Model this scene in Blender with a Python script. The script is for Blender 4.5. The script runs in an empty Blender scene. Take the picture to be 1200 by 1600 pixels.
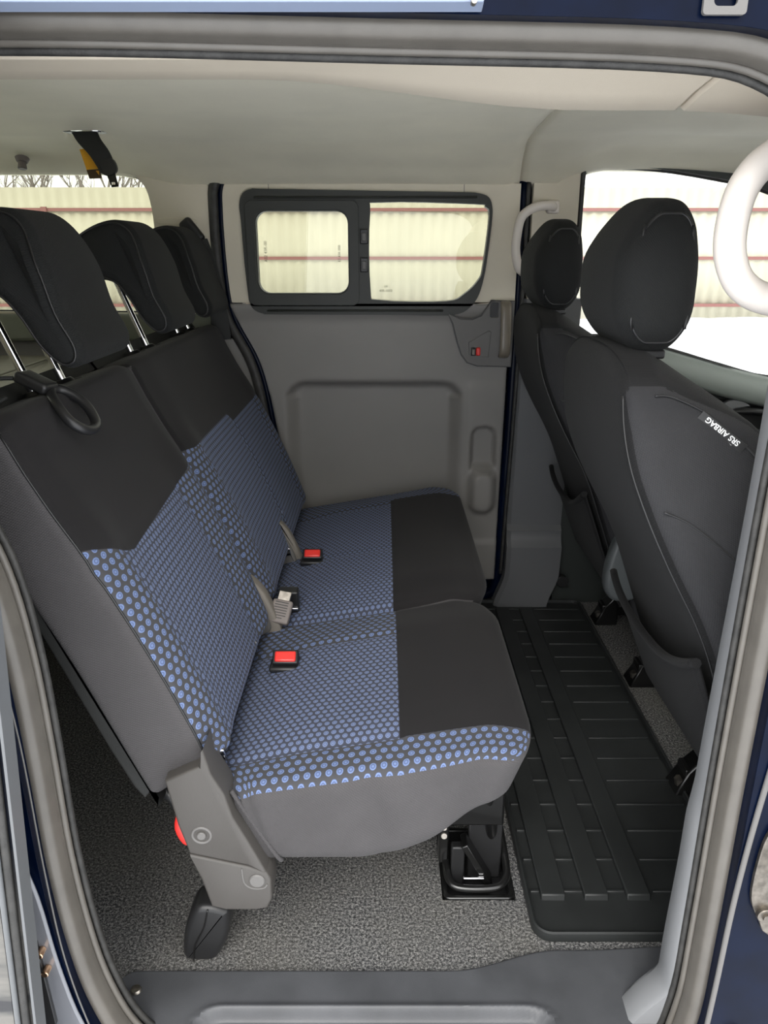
import bpy, bmesh, math, random
from mathutils import Vector, Matrix
random.seed(7)
SC = bpy.context.scene
COL = SC.collection
PI = math.pi

# ------------------------------------------------------------------ camera, world, exposure
cam_d = bpy.data.cameras.new('camera')
cam_d.sensor_fit = 'VERTICAL'; cam_d.sensor_height = 24.0
cam_d.lens = 1180/1600*24.0
cam_d.clip_start = 0.02
cam = bpy.data.objects.new('camera', cam_d); COL.objects.link(cam)
cam.location = (0, -0.75, 1.03)
PITCH = math.atan(410/1180)
cam.rotation_euler = (PI/2-PITCH, 0, 0)
SC.camera = cam
SC.view_settings.view_transform = 'Standard'
SC.view_settings.look = 'None'
SC.view_settings.gamma = 1.0
SC.view_settings.use_curve_mapping = False
SC.view_settings.exposure = 0.85

w = bpy.data.worlds.new('overcast_sky'); SC.world = w
w.use_nodes = True
nt = w.node_tree; nt.nodes.clear()
bg = nt.nodes.new('ShaderNodeBackground'); wo = nt.nodes.new('ShaderNodeOutputWorld')
tc = nt.nodes.new('ShaderNodeTexCoord'); nz = nt.nodes.new('ShaderNodeTexNoise')
rp = nt.nodes.new('ShaderNodeValToRGB')
nz.inputs['Scale'].default_value = 1.3; nz.inputs['Detail'].default_value = 4
rp.color_ramp.elements[0].position = .3; rp.color_ramp.elements[0].color = (.93, .96, 1.0, 1)
rp.color_ramp.elements[1].position = .7; rp.color_ramp.elements[1].color = (1.0, .99, .96, 1)
nt.links.new(tc.outputs['Generated'], nz.inputs['Vector'])
nt.links.new(nz.outputs['Fac'], rp.inputs['Fac'])
nt.links.new(rp.outputs['Color'], bg.inputs['Color'])
bg.inputs['Strength'].default_value = 1.6
nt.links.new(bg.outputs['Background'], wo.inputs['Surface'])

# low winter sun behind thin cloud, on the side of the open door
sd = bpy.data.lights.new('hazy_sun', 'SUN'); sd.energy = 1.3; sd.angle = math.radians(35); sd.color = (1, .97, .92)
so = bpy.data.objects.new('hazy_sun', sd); COL.objects.link(so)
so.rotation_euler = (math.radians(48), 0, math.radians(-12))

# ------------------------------------------------------------------ material helpers
def lin(c):
    c = c/255.0
    return c/12.92 if c <= .04045 else ((c+.055)/1.055)**2.4
def rgb(r, g, b): return (lin(r), lin(g), lin(b), 1)

class NT:
    def __init__(s, mat):
        s.t = mat.node_tree
    def n(s, kind, **kw):
        nd = s.t.nodes.new(kind)
        for k, v in kw.items(): setattr(nd, k, v)
        return nd
    def l(s, a, b): s.t.links.new(a, b)
    def _in(s, nd, i, v):
        if v is None: return
        if isinstance(v, bpy.types.NodeSocket): s.l(v, nd.inputs[i])
        else: nd.inputs[i].default_value = v
    def math(s, op, a, b=None, c=None, clamp=False):
        nd = s.n('ShaderNodeMath', operation=op, use_clamp=clamp)
        s._in(nd, 0, a); s._in(nd, 1, b); s._in(nd, 2, c)
        return nd.outputs[0]
    def vm(s, op, a, b=None):
        nd = s.n('ShaderNodeVectorMath', operation=op)
        s._in(nd, 0, a); s._in(nd, 1, b)
        return nd.outputs['Value'] if op == 'LENGTH' else nd.outputs[0]
    def step(s, x, e, wd=.0004):          # 0 below e, 1 above e
        nd = s.n('ShaderNodeMapRange', clamp=True)
        s._in(nd, 0, x)
        if isinstance(e, bpy.types.NodeSocket):
            s.l(s.math('SUBTRACT', e, wd), nd.inputs[1]); s.l(s.math('ADD', e, wd), nd.inputs[2])
        else:
            nd.inputs[1].default_value = e-wd; nd.inputs[2].default_value = e+wd
        nd.inputs[3].default_value = 0; nd.inputs[4].default_value = 1
        return nd.outputs[0]
    def band(s, x, a, b, wd=.0004):
        return s.math('MULTIPLY', s.step(x, a, wd), s.math('SUBTRACT', 1.0, s.step(x, b, wd)))
    def mix(s, f, a, b):
        nd = s.n('ShaderNodeMix', data_type='RGBA')
        s._in(nd, 0, f); s._in(nd, 6, a); s._in(nd, 7, b)
        return nd.outputs[2]
    def noise(s, vec, scale, detail=2, rough=.5):
        nd = s.n('ShaderNodeTexNoise'); s.l(vec, nd.inputs['Vector'])
        nd.inputs['Scale'].default_value = scale; nd.inputs['Detail'].default_value = detail
        nd.inputs['Roughness'].default_value = rough
        return nd.outputs['Fac']
    def ramp(s, f, pts):
        nd = s.n('ShaderNodeValToRGB'); s.l(f, nd.inputs[0])
        e = nd.color_ramp.elements
        while len(e) < len(pts): e.new(.5)
        for el, (p, c) in zip(e, pts): el.position = p; el.color = c
        return nd.outputs[0]
    def bump(s, h, dist, strength=1.0):
        nd = s.n('ShaderNodeBump'); s.l(h, nd.inputs['Height'])
        nd.inputs['Distance'].default_value = dist; nd.inputs['Strength'].default_value = strength
        return nd.outputs[0]

def mat(name, col, rough=.6, metal=0, coat=0, spec=.5, grain=0, gscale=900, var=0, vscale=8, sheen=0, trans=0):
    m = bpy.data.materials.new(name); m.use_nodes = True
    b = m.node_tree.nodes['Principled BSDF']; k = NT(m)
    b.inputs['Base Color'].default_value = col
    b.inputs['Roughness'].default_value = rough; b.inputs['Metallic'].default_value = metal
    b.inputs['Coat Weight'].default_value = coat; b.inputs['Coat Roughness'].default_value = .04
    b.inputs['Specular IOR Level'].default_value = spec
    b.inputs['Sheen Weight'].default_value = sheen; b.inputs['Sheen Roughness'].default_value = .5
    if grain or var:
        tcn = k.n('ShaderNodeTexCoord')
        if grain:
            k.l(k.bump(k.noise(tcn.outputs['Object'], gscale, 2), grain), b.inputs['Normal'])
        if var:
            f = k.noise(tcn.outputs['Object'], vscale, 4)
            lo = tuple(c*(1-var) for c in col[:3])+(1,); hi = tuple(min(1, c*(1+var)) for c in col[:3])+(1,)
            k.l(k.ramp(f, [(.35, lo), (.65, hi)]), b.inputs['Base Color'])
    return m

BEIGE = mat('beige_plastic', rgb(208, 200, 182), .55, grain=.00015, gscale=1200)
HEAD = mat('headliner_cloth', rgb(234, 227, 205), .95, grain=.0003, gscale=1500, sheen=.2, var=.03)
HEADN = mat('headliner_rail_cloth', rgb(205, 194, 176), .9, grain=.0003, gscale=1500, var=.02)
GREY = mat('grey_plastic', rgb(128, 125, 122), .5, grain=.0002, gscale=1300, var=.05, vscale=3)
GREYD = mat('dark_grey_plastic', rgb(98, 96, 94), .48, grain=.0002, gscale=1300)
TAUPE = mat('taupe_plastic', rgb(120, 114, 106), .5, grain=.00015, gscale=1400)
WFRAME = mat('window_frame_black', rgb(40, 42, 38), .5, grain=.0001)
NAVY = mat('navy_paint', rgb(2, 10, 30), .3, coat=.05, spec=.08, var=.25, vscale=20)
RUBBER = mat('rubber_seal', rgb(92, 88, 82), .42, spec=.6, grain=.0001, var=.08, vscale=30)
RUBD = mat('rubber_seal_dark', rgb(46, 45, 43), .55, grain=.0004, gscale=500, var=.3, vscale=60)
BLKP = mat('black_plastic', rgb(34, 34, 35), .4, grain=.0001)
BLKM = mat('black_metal', rgb(20, 20, 20), .28, coat=.4)
CHROME = mat('chrome', (.85, .85, .88, 1), .08, metal=1)
STRK = mat('striker_steel', (.20, .18, .155, 1), .5, metal=1, var=.3, vscale=90)
STEEL = mat('steel', (.38, .35, .31, 1), .4, metal=1, var=.25, vscale=80)
RED = mat('red_plastic', rgb(225, 50, 44), .35, coat=.2)
YEL = mat('yellow_label', rgb(222, 160, 20), .5)
BRN = mat('brown_print', rgb(70, 52, 18), .6)
BELT = mat('belt_webbing', rgb(28, 29, 28), .7, grain=.0003, gscale=700)
WHT = mat('white_print', rgb(225, 225, 225), .6)
RAILREFL = mat('rail_snow_reflection', rgb(150, 162, 186), .3, metal=.3, coat=.3)  # snow mirrored in the header, painted in as a pale colour
STRIP = mat('door_edge_strip', rgb(96, 98, 100), .4)
JAMB = mat('light_grey_trim', rgb(128, 129, 131), .5, grain=.0001)
SILL = mat('sill_plastic', rgb(74, 75, 78), .45, grain=.0002, gscale=900, var=.2, vscale=9)
MATR = mat('rubber_mat', rgb(38, 40, 40), .5, grain=.0001, var=.12, vscale=12)
LUG = mat('luggage_cover_vinyl', rgb(158, 156, 146), .7, grain=.0003, gscale=700, var=.06)
BUCK = mat('buckle_grey', rgb(122, 114, 110), .5)
SIDEC = mat('seat_side_cover', rgb(70, 67, 64), .5, grain=.0002, gscale=1200)
DOORD = mat('front_door_dark_panel', rgb(48, 52, 50), .5)
DARKH = mat('front_door_panel_light', rgb(150, 158, 152), .5, grain=.0001)
GLASSPRINT = mat('glass_print', rgb(120, 120, 105), .7)

def fabric(name, col, cs=.0016, depth=.0004, sheen=.05, dark=.7, fuzz=.08):
    """woven twill: fine diagonal cells"""
    m = bpy.data.materials.new(name); m.use_nodes = True
    b = m.node_tree.nodes['Principled BSDF']; k = NT(m)
    uv = k.n('ShaderNodeUVMap'); uv.uv_map = 'UVMap'
    mp = k.vm('MULTIPLY', uv.outputs[0], (1/cs, .6/cs, 0))
    rot = k.n('ShaderNodeVectorRotate'); rot.inputs['Angle'].default_value = .5
    k.l(mp, rot.inputs['Vector'])
    fr = k.vm('SUBTRACT', k.vm('FRACTION', rot.outputs[0]), (.5, .5, 0))
    d = k.vm('LENGTH', fr)
    h = k.math('SUBTRACT', 1.0, k.math('MULTIPLY', d, 1.6), clamp=True)
    c0 = tuple(x*dark for x in col[:3])+(1,)
    tcn = k.n('ShaderNodeTexCoord')
    n2 = k.noise(tcn.outputs['Object'], 14, 4)
    cc = k.mix(h, c0, col)
    cc = k.mix(k.math('MULTIPLY', k.step(n2, .56, .12), fuzz), cc, tuple(min(1, x*1.8) for x in col[:3])+(1,))
    k.l(cc, b.inputs['Base Color'])
    k.l(k.bump(h, depth), b.inputs['Normal'])
    b.inputs['Roughness'].default_value = .9
    b.inputs['Sheen Weight'].default_value = sheen; b.inputs['Sheen Roughness'].default_value = .4
    b.inputs['Specular IOR Level'].default_value = .25
    return m
FSIDE = fabric('grey_side_fabric', rgb(77, 75, 76), .0022, .0005)
FSEAT = fabric('front_seat_fabric', rgb(50, 50, 52), .0018, .0004)
FHEAD = fabric('headrest_fabric', rgb(33, 34, 34), .0018, .0004, sheen=.03)
FBACK = fabric('front_seat_back_fabric', rgb(31, 31, 32), .0016, .0003, sheen=.03)

BLK = rgb(42, 41, 42)
def hexdist(k, uv, a):
    h = a*math.sqrt(3)
    sc = k.vm('MULTIPLY', uv, (1/a, 1/h, 0))
    def one(off):
        v = k.vm('ADD', sc, off)
        v = k.vm('SUBTRACT', k.vm('FRACTION', v), (.5, .5, 0))
        return k.vm('LENGTH', k.vm('MULTIPLY', v, (a, h, 0)))
    return k.math('MINIMUM', one((0, 0, 0)), one((.5, .5, 0)))

def dot_fabric(name, masks):
    """masks(k,u,v) -> (black mask, sparse mask)."""
    m = bpy.data.materials.new(name); m.use_nodes = True
    b = m.node_tree.nodes['Principled BSDF']; k = NT(m)
    uvn = k.n('ShaderNodeUVMap'); uvn.uv_map = 'UVMap'
    uv = uvn.outputs[0]
    sx = k.n('ShaderNodeSeparateXYZ'); k.l(uv, sx.inputs[0])
    u, v = sx.outputs[0], sx.outputs[1]
    base = rgb(66, 66, 69); base2 = rgb(64, 67, 79)
    blue = rgb(108, 125, 164); blue2 = rgb(80, 92, 124); blued = rgb(112, 125, 157)
    # sparse: big flower dots
    A = .0150; d = hexdist(k, uv, A)
    out = k.math('SUBTRACT', 1.0, k.step(d, A*.315, .0004))
    ring = k.band(d, A*.12, A*.21, .0003)
    cell = k.mix(ring, blue, blue2)
    csp = k.mix(out, base, cell)
    # dense: smaller dots, nearly touching
    B = .0112; uvr = k.vm('MULTIPLY', uv, (1.0, .92, 0))
    d2 = hexdist(k, uvr, B)
    o2 = k.math('SUBTRACT', 1.0, k.step(d2, B*.34, .0005))
    cde = k.mix(o2, base2, k.mix(k.band(d2, B*.13, B*.22, .0003), blued, blue2))
    bl, sp = masks(k, u, v)
    col = k.mix(sp, cde, csp)
    fr = k.vm('SUBTRACT', k.vm('FRACTION', k.vm('MULTIPLY', uv, (900, 600, 0))), (.5, .5, 0))
    hh = k.vm('LENGTH', fr)
    tcn = k.n('ShaderNodeTexCoord')
    blk = k.mix(k.noise(tcn.outputs['Object'], 9, 4), rgb(25, 24, 25), rgb(33, 31, 32))
    col = k.mix(bl, col, blk)
    k.l(col, b.inputs['Base Color'])
    h = k.math('ADD', k.math('MULTIPLY', hh, .25),
               k.math('MULTIPLY', k.math('SUBTRACT', 1.0, bl), k.math('MAXIMUM', k.math('MULTIPLY', out, sp), k.math('MULTIPLY', o2, k.math('SUBTRACT', 1.0, sp)))))
    k.l(k.bump(h, .0006), b.inputs['Normal'])
    b.inputs['Roughness'].default_value = .88
    b.inputs['Sheen Weight'].default_value = .05
    b.inputs['Specular IOR Level'].default_value = .25
    return m

def rampf(k, x, pts, lo, hi):
    """piecewise linear value of x through pts, using a colour ramp with values scaled to 0..1"""
    f = k.math('DIVIDE', k.math('SUBTRACT', x, lo), hi-lo)
    c = k.ramp(f, [((p-lo)/(hi-lo), (y, y, y, 1)) for p, y in pts])
    return c

def glass(name, tint=(.9, .94, .88, 1), refl=.045):
    m = bpy.data.materials.new(name); m.use_nodes = True
    k = NT(m); m.node_tree.nodes.clear()
    o = k.n('ShaderNodeOutputMaterial'); t = k.n('ShaderNodeBsdfTransparent'); g = k.n('ShaderNodeBsdfGlossy')
    mx = k.n('ShaderNodeMixShader'); lw = k.n('ShaderNodeFresnel'); lw.inputs['IOR'].default_value = 1.5
    t.inputs[0].default_value = tint; g.inputs['Roughness'].default_value = .01
    k.l(lw.outputs[0], mx.inputs[0]); k.l(t.outputs[0], mx.inputs[1]); k.l(g.outputs[0], mx.inputs[2])
    k.l(mx.outputs[0], o.inputs[0])
    return m
GLASS = glass('window_glass', (.76, .77, .71, 1))
GLASSC = glass('clear_glass', (.97, .98, .97, 1))

def carpet():
    m = bpy.data.materials.new('grey_carpet'); m.use_nodes = True
    b = m.node_tree.nodes['Principled BSDF']; k = NT(m)
    tcn = k.n('ShaderNodeTexCoord'); o = tcn.outputs['Object']
    f1 = k.noise(o, 240, 3, .75); f2 = k.noise(o, 520, 2, .8); f3 = k.noise(o, 5, 3)
    f = k.math('ADD', k.math('MULTIPLY', f1, .6), k.math('MULTIPLY', f2, .4))
    c = k.ramp(f, [(.41, rgb(36, 37, 39)), (.48, rgb(80, 81, 83)), (.54, rgb(126, 125, 124)), (.62, rgb(176, 174, 170))])
    c = k.mix(k.math('MULTIPLY', k.step(f3, .5, .15), .25), c, rgb(120, 116, 106))
    k.l(c, b.inputs['Base Color'])
    k.l(k.bump(f, .004), b.inputs['Normal'])
    b.inputs['Roughness'].default_value = 1; b.inputs['Specular IOR Level'].default_value = .1
    return m
CARPET = carpet()
GREYP = mat('pillar_grey_plastic', rgb(96, 97, 99), .5, grain=.0002, gscale=1300)

# ------------------------------------------------------------------ geometry helpers
class MB:
    def __init__(s): s.v = []; s.f = []; s.m = []; s.uv = []
    def add(s, verts, faces, mi=0, uvs=None):
        o = len(s.v)
        s.v += [tuple(p) for p in verts]
        s.f += [tuple(i+o for i in f) for f in faces]
        s.m += (mi if isinstance(mi, list) else [mi]*len(faces))
        if uvs is None:
            for f in faces:
                ps = [Vector(verts[i]) for i in f]
                n = (ps[1]-ps[0]).cross(ps[2]-ps[0]) if len(ps) > 2 else Vector((0, 0, 1))
                a = [abs(c) for c in n]; j = a.index(max(a))
                for p in ps:
                    s.uv.append((p.y, p.z) if j == 0 else ((p.x, p.z) if j == 1 else (p.x, p.y)))
        else: s.uv += uvs
        return s
    def build(s, name, mats, parent=None, sharp=35, bevel=0, seg=2, solid=0, sub=0, split=True):
        comps = s.components() if split else [s]
        first = None
        for c in comps:
            o = c._build(name, mats, parent if (parent or first is None) else first, sharp, bevel, seg, solid, sub)
            first = first or o
        return first
    def components(s):
        par = list(range(len(s.v)))
        def fd(a):
            while par[a] != a: par[a] = par[par[a]]; a = par[a]
            return a
        for f in s.f:
            r0 = fd(f[0])
            for i in f[1:]:
                r1 = fd(i)
                if r1 != r0: par[r1] = r0
        groups = {}
        ui = 0
        for fi, f in enumerate(s.f):
            g = groups.setdefault(fd(f[0]), [])
            g.append((f, s.m[fi], s.uv[ui:ui+len(f)])); ui += len(f)
        if len(groups) <= 1: return [s]
        out = []
        for g in sorted(groups.values(), key=lambda q: -len(q)):
            c = MB(); mp = {}
            for f, mi, uv in g:
                nf = []
                for i in f:
                    if i not in mp: mp[i] = len(c.v); c.v.append(s.v[i])
                    nf.append(mp[i])
                c.f.append(tuple(nf)); c.m.append(mi); c.uv += uv
            out.append(c)
        return out
    def _build(s, name, mats, parent=None, sharp=35, bevel=0, seg=2, solid=0, sub=0):
        me = bpy.data.meshes.new(name)
        me.from_pydata(s.v, [], s.f); me.update()
        uvl = me.uv_layers.new(name='UVMap')
        for i, c in enumerate(s.uv): uvl.data[i].uv = c
        if not isinstance(mats, (list, tuple)): mats = [mats]
        for m_ in mats: me.materials.append(m_)
        for p, mi in zip(me.polygons, s.m): p.material_index = mi; p.use_smooth = len(p.vertices) <= 6
        bm = bmesh.new(); bm.from_mesh(me)
        bmesh.ops.recalc_face_normals(bm, faces=bm.faces); bm.to_mesh(me); bm.free()
        if sharp: me.set_sharp_from_angle(angle=math.radians(sharp))
        o = bpy.data.objects.new(name, me); COL.objects.link(o)
        if parent: o.parent = parent
        if solid:
            md = o.modifiers.new('solid', 'SOLIDIFY'); md.thickness = solid; md.offset = -1 if solid > 0 else -1
        if bevel:
            md = o.modifiers.new('bevel', 'BEVEL'); md.width = bevel; md.segments = seg
            md.limit_method = 'ANGLE'; md.angle_limit = math.radians(35); md.harden_normals = False
        if sub:
            md = o.modifiers.new('sub', 'SUBSURF'); md.levels = sub; md.render_levels = sub
        return o

def tag(o, label=None, cat=None, group=None, kind=None):
    if label: o['label'] = label
    if cat: o['category'] = cat
    if group: o['group'] = group
    if kind: o['kind'] = kind
    return o
def thing(name, loc, label, cat, group=None):
    o = bpy.data.objects.new(name, None); COL.objects.link(o); o.location = loc
    o.empty_display_size = .05
    return tag(o, label, cat, group)
def adopt(root):
    """parts were modelled in place: keep them there under the empty at the thing's base"""
    for c in root.children: c.matrix_parent_inverse = Matrix.Translation(-Vector(root.location))
    return root
def struct(o): o['kind'] = 'structure'; return o

def vbox(x0, x1, y0, y1, z0, z1):
    v = [(x, y, z) for z in (z0, z1) for y in (y0, y1) for x in (x0, x1)]
    f = [(0, 1, 3, 2), (4, 6, 7, 5), (0, 4, 5, 1), (2, 3, 7, 6), (0, 2, 6, 4), (1, 5, 7, 3)]
    return v, f
def box(mb, x0, x1, y0, y1, z0, z1, mi=0, rot=None, piv=None):
    v, f = vbox(x0, x1, y0, y1, z0, z1)
    if rot is not None:
        pv = Vector(piv); v = [tuple(rot @ (Vector(p)-pv)+pv) for p in v]
    mb.add(v, f, mi)

def catmull(pts, n=8, closed=False):
    P = [Vector(p) for p in pts]; N = len(P); out = []
    rng = N if closed else N-1
    for i in range(rng):
        if closed: a, b, c, d = P[i-1], P[i], P[(i+1) % N], P[(i+2) % N]
        else: a, b, c, d = P[max(i-1, 0)], P[i], P[i+1], P[min(i+2, N-1)]
        for j in range(n):
            t = j/n
            out.append(.5*((2*b)+(c-a)*t+(2*a-5*b+4*c-d)*t*t+(3*b-a-3*c+d)*t**3))
    if not closed: out.append(P[-1])
    return out

def rrect(x0, x1, z0, z1, r, n=6):
    """rounded rectangle (list of 2D), r single or 4 (BL, BR, TR, TL)"""
    if not isinstance(r, (tuple, list)): r = [r]*4
    out = []
    for (cx, cz, a0, rr) in ((x0, z0, PI, r[0]), (x1, z0, 1.5*PI, r[1]), (x1, z1, 0, r[2]), (x0, z1, .5*PI, r[3])):
        sx = 1 if cx == x0 else -1; sz = 1 if cz == z0 else -1
        c = (cx+sx*rr, cz+sz*rr)
        for i in range(n+1):
            a = a0+i/n*PI/2
            out.append((c[0]+rr*math.cos(a), c[1]+rr*math.sin(a)))
    return out

def plate(outer, holes, t, fn, bevel=0):
    """solid plate with holes; outline 2D (a,b), thickness w from 0..t, fn(a,b,w)->xyz.  returns verts, faces"""
    bm = bmesh.new()
    def loop(pts):
        vs = [bm.verts.new((p[0], p[1], 0)) for p in pts]
        return [bm.edges.new((vs[i], vs[(i+1) % len(vs)])) for i in range(len(vs))]
    es = loop(outer)
    for h in holes: es += loop(h)
    bmesh.ops.triangle_fill(bm, edges=es, use_beauty=True, use_dissolve=False)
    top = list(bm.faces)
    r = bmesh.ops.extrude_face_region(bm, geom=top)
    nv = [g for g in r['geom'] if isinstance(g, bmesh.types.BMVert)]
    for v_ in nv: v_.co.z = t
    bm.normal_update(); bm.verts.ensure_lookup_table(); bm.verts.index_update()
    V = [fn(v_.co.x, v_.co.y, v_.co.z) for v_ in bm.verts]
    Fs = [tuple(v_.index for v_ in f.verts) for f in bm.faces]
    bm.free()
    return V, Fs

def sweep(mb, path, prof, closed=False, N=(0, 1, 0), mi=0, cap=True):
    """path in 3D, prof = closed list of (a,b): a across the path inside the plane normal to N, b along N"""
    P = [Vector(p) for p in path]; N = Vector(N).normalized(); n = len(P); m = len(prof)
    V = []
    for i in range(n):
        if closed: T = P[(i+1) % n]-P[i-1]
        else: T = P[min(i+1, n-1)]-P[max(i-1, 0)]
        T.normalize(); A = T.cross(N).normalized(); B = A.cross(T).normalized()
        if B.dot(N) < 0: B = -B
        for (a, b) in prof: V.append(P[i]+A*a+B*b)
    Fc = []
    for i in range(n if closed else n-1):
        j = (i+1) % n
        for q in range(m):
            r_ = (q+1) % m
            Fc.append((i*m+q, i*m+r_, j*m+r_, j*m+q))
    if not closed and cap:
        Fc.append(tuple(range(m))); Fc.append(tuple((n-1)*m+q for q in reversed(range(m))))
    mb.add(V, Fc, mi)

def circ(r, n=12, ry=None, c=(0, 0)):
    ry = ry or r
    return [(c[0]+r*math.cos(2*PI*i/n), c[1]+ry*math.sin(2*PI*i/n)) for i in range(n)]

def tube(mb, pts, r, n=10, closed=False, mi=0, radii=None):
    P = [Vector(p) for p in pts]; k = len(P); V = []
    ref = Vector((.13, .31, .94))
    up = None
    for i in range(k):
        T = (P[(i+1) % k]-P[i-1]) if closed else (P[min(i+1, k-1)]-P[max(i-1, 0)])
        T.normalize()
        if up is None: up = (ref-T*ref.dot(T)).normalized()
        else: up = (up-T*up.dot(T)).normalized()
        B = T.cross(up); rr = radii[i] if radii else r
        for q in range(n):
            a = 2*PI*q/n; V.append(P[i]+(up*math.cos(a)+B*math.sin(a))*rr)
    Fc = []
    for i in range(k if closed else k-1):
        j = (i+1) % k
        for q in range(n): Fc.append((i*n+q, i*n+(q+1) % n, j*n+(q+1) % n, j*n+q))
    if not closed:
        Fc.append(tuple(range(n))); Fc.append(tuple((k-1)*n+q for q in reversed(range(n))))
    mb.add(V, Fc, mi)

def cyl(mb, p0, p1, r0, r1=None, n=20, mi=0, ch=0):
    r1 = r0 if r1 is None else r1
    p0, p1 = Vector(p0), Vector(p1); d = (p1-p0); L = d.length; d.normalize()
    if ch: pts = [p0, p0+d*ch, p1-d*ch, p1]; rr = [r0-ch, r0, r1, r1-ch]
    else: pts = [p0, p1]; rr = [r0, r1]
    tube(mb, pts, 0, n, radii=rr, mi=mi)

def axis_pts(h, r, n, k=4):
    """coordinates from -h..h with extra rows in the rounded ends"""
    out = []
    for i in range(k+1): out.append(-(h-r)-r*math.tan(PI/4*(1-i/k)))
    L = 2*(h-r)
    for i in range(1, n): out.append(-(h-r)+L*i/n)
    for i in range(k+1): out.append((h-r)+r*math.tan(PI/4*i/k))
    return out

def softbox(mb, hx, hy, hz, r, nx, ny, nz, deform, slot=lambda n, c: 0, uvf=None, k=4):
    """rounded box, |x|<=hx ...; deform(p, n)->Vector; slot(n,c)->material index; uvf(p,n)->(u,v)"""
    X = axis_pts(hx, r, nx, k); Y = axis_pts(hy, r, ny, k); Z = axis_pts(hz, r, nz, k)
    verts = []; idx = {}; nrm = []; pre = []
    def vid(i, j, l):
        key = (i, j, l)
        if key in idx: return idx[key]
        p = Vector((X[i], Y[j], Z[l]))
        q = Vector((max(-(hx-r), min(hx-r, p.x)), max(-(hy-r), min(hy-r, p.y)), max(-(hz-r), min(hz-r, p.z))))
        d = p-q
        d.normalize(); pp = q+d*r
        idx[key] = len(verts); pre.append(pp); nrm.append(d); verts.append(deform(pp.copy(), d)); return idx[key]
    Fc = []; a, b, c = len(X)-1, len(Y)-1, len(Z)-1
    for i in range(a):
        for j in range(b):
            Fc.append((vid(i, j, 0), vid(i, j+1, 0), vid(i+1, j+1, 0), vid(i+1, j, 0)))
            Fc.append((vid(i, j, c), vid(i+1, j, c), vid(i+1, j+1, c), vid(i, j+1, c)))
    for i in range(a):
        for l in range(c):
            Fc.append((vid(i, 0, l), vid(i+1, 0, l), vid(i+1, 0, l+1), vid(i, 0, l+1)))
            Fc.append((vid(i, b, l), vid(i, b, l+1), vid(i+1, b, l+1), vid(i+1, b, l)))
    for j in range(b):
        for l in range(c):
            Fc.append((vid(0, j, l), vid(0, j, l+1), vid(0, j+1, l+1), vid(0, j+1, l)))
            Fc.append((vid(a, j, l), vid(a, j+1, l), vid(a, j+1, l+1), vid(a, j, l+1)))
    ms = []; uvs = []
    for f in Fc:
        n = sum((nrm[i] for i in f), Vector()).normalized(); cc = sum((pre[i] for i in f), Vector())/len(f)
        s_ = slot(n, cc); ms.append(s_)
        for i in f:
            p = pre[i]
            if uvf: uvs.append(uvf(p, n, s_))
            else:
                q = [abs(t) for t in n]; j = q.index(max(q))
                uvs.append((p.y, p.z) if j == 0 else ((p.x, p.z) if j == 1 else (p.x, p.y)))
    mb.add(verts, Fc, ms, uvs)

def inset(poly, d):
    """offset a counter clockwise 2D polygon inward by d"""
    n = len(poly); out = []
    for i in range(n):
        a, b, c = Vector(poly[i-1]), Vector(poly[i]), Vector(poly[(i+1) % n])
        t = (c-a).normalized(); nn = Vector((-t.y, t.x)); out.append(b+nn*d)
    return out
def ccw(poly):
    A = sum(poly[i-1][0]*poly[i][1]-poly[i][0]*poly[i-1][1] for i in range(len(poly)))
    return poly if A > 0 else list(reversed(poly))

def prism(mb, poly, w0, w1, r, fn, mi=0, seg=5, dome=0):
    """rounded prism: poly 2D (a,b), along w; fn(a,b,w)->xyz"""
    poly = ccw([tuple(p) for p in poly]); n = len(poly)
    rings = []
    for i in range(seg+1):
        t = i/seg*PI/2
        rings.append((w0+r-r*math.cos(t), r-r*math.sin(t)))
    # first ring: w=w0, inset r ; last ring: w=w0+r, inset 0
    for i in range(seg+1):
        t = PI/2-i/seg*PI/2
        rings.append((w1-r+r*math.cos(t), r-r*math.sin(t)))
    V = []; UV = []
    for (ww, ins) in rings:
        for p in inset(poly, ins): V.append(fn(p[0], p[1], ww)); UV.append((p[0], p[1], ww))
    Fc = []; uvs = []
    per = [0]
    for i in range(n): per.append(per[-1]+(Vector(poly[(i+1) % n])-Vector(poly[i])).length)
    for i in range(len(rings)-1):
        for q in range(n):
            Fc.append((i*n+q, i*n+(q+1) % n, (i+1)*n+(q+1) % n, (i+1)*n+q))
            uvs += [(per[q], rings[i][0]), (per[q+1], rings[i][0]), (per[q+1], rings[i+1][0]), (per[q], rings[i+1][0])]
    L = len(rings)-1
    Fc.append(tuple(reversed(range(n)))); uvs += [UV[q][:2] for q in reversed(range(n))]
    Fc.append(tuple(L*n+q for q in range(n))); uvs += [UV[L*n+q][:2] for q in range(n)]
    mb.add(V, Fc, mi, uvs)

def smooth2(pts, n=6): return [(p.x, p.y) for p in catmull([(a, b, 0) for a, b in pts], n, True)]

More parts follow.
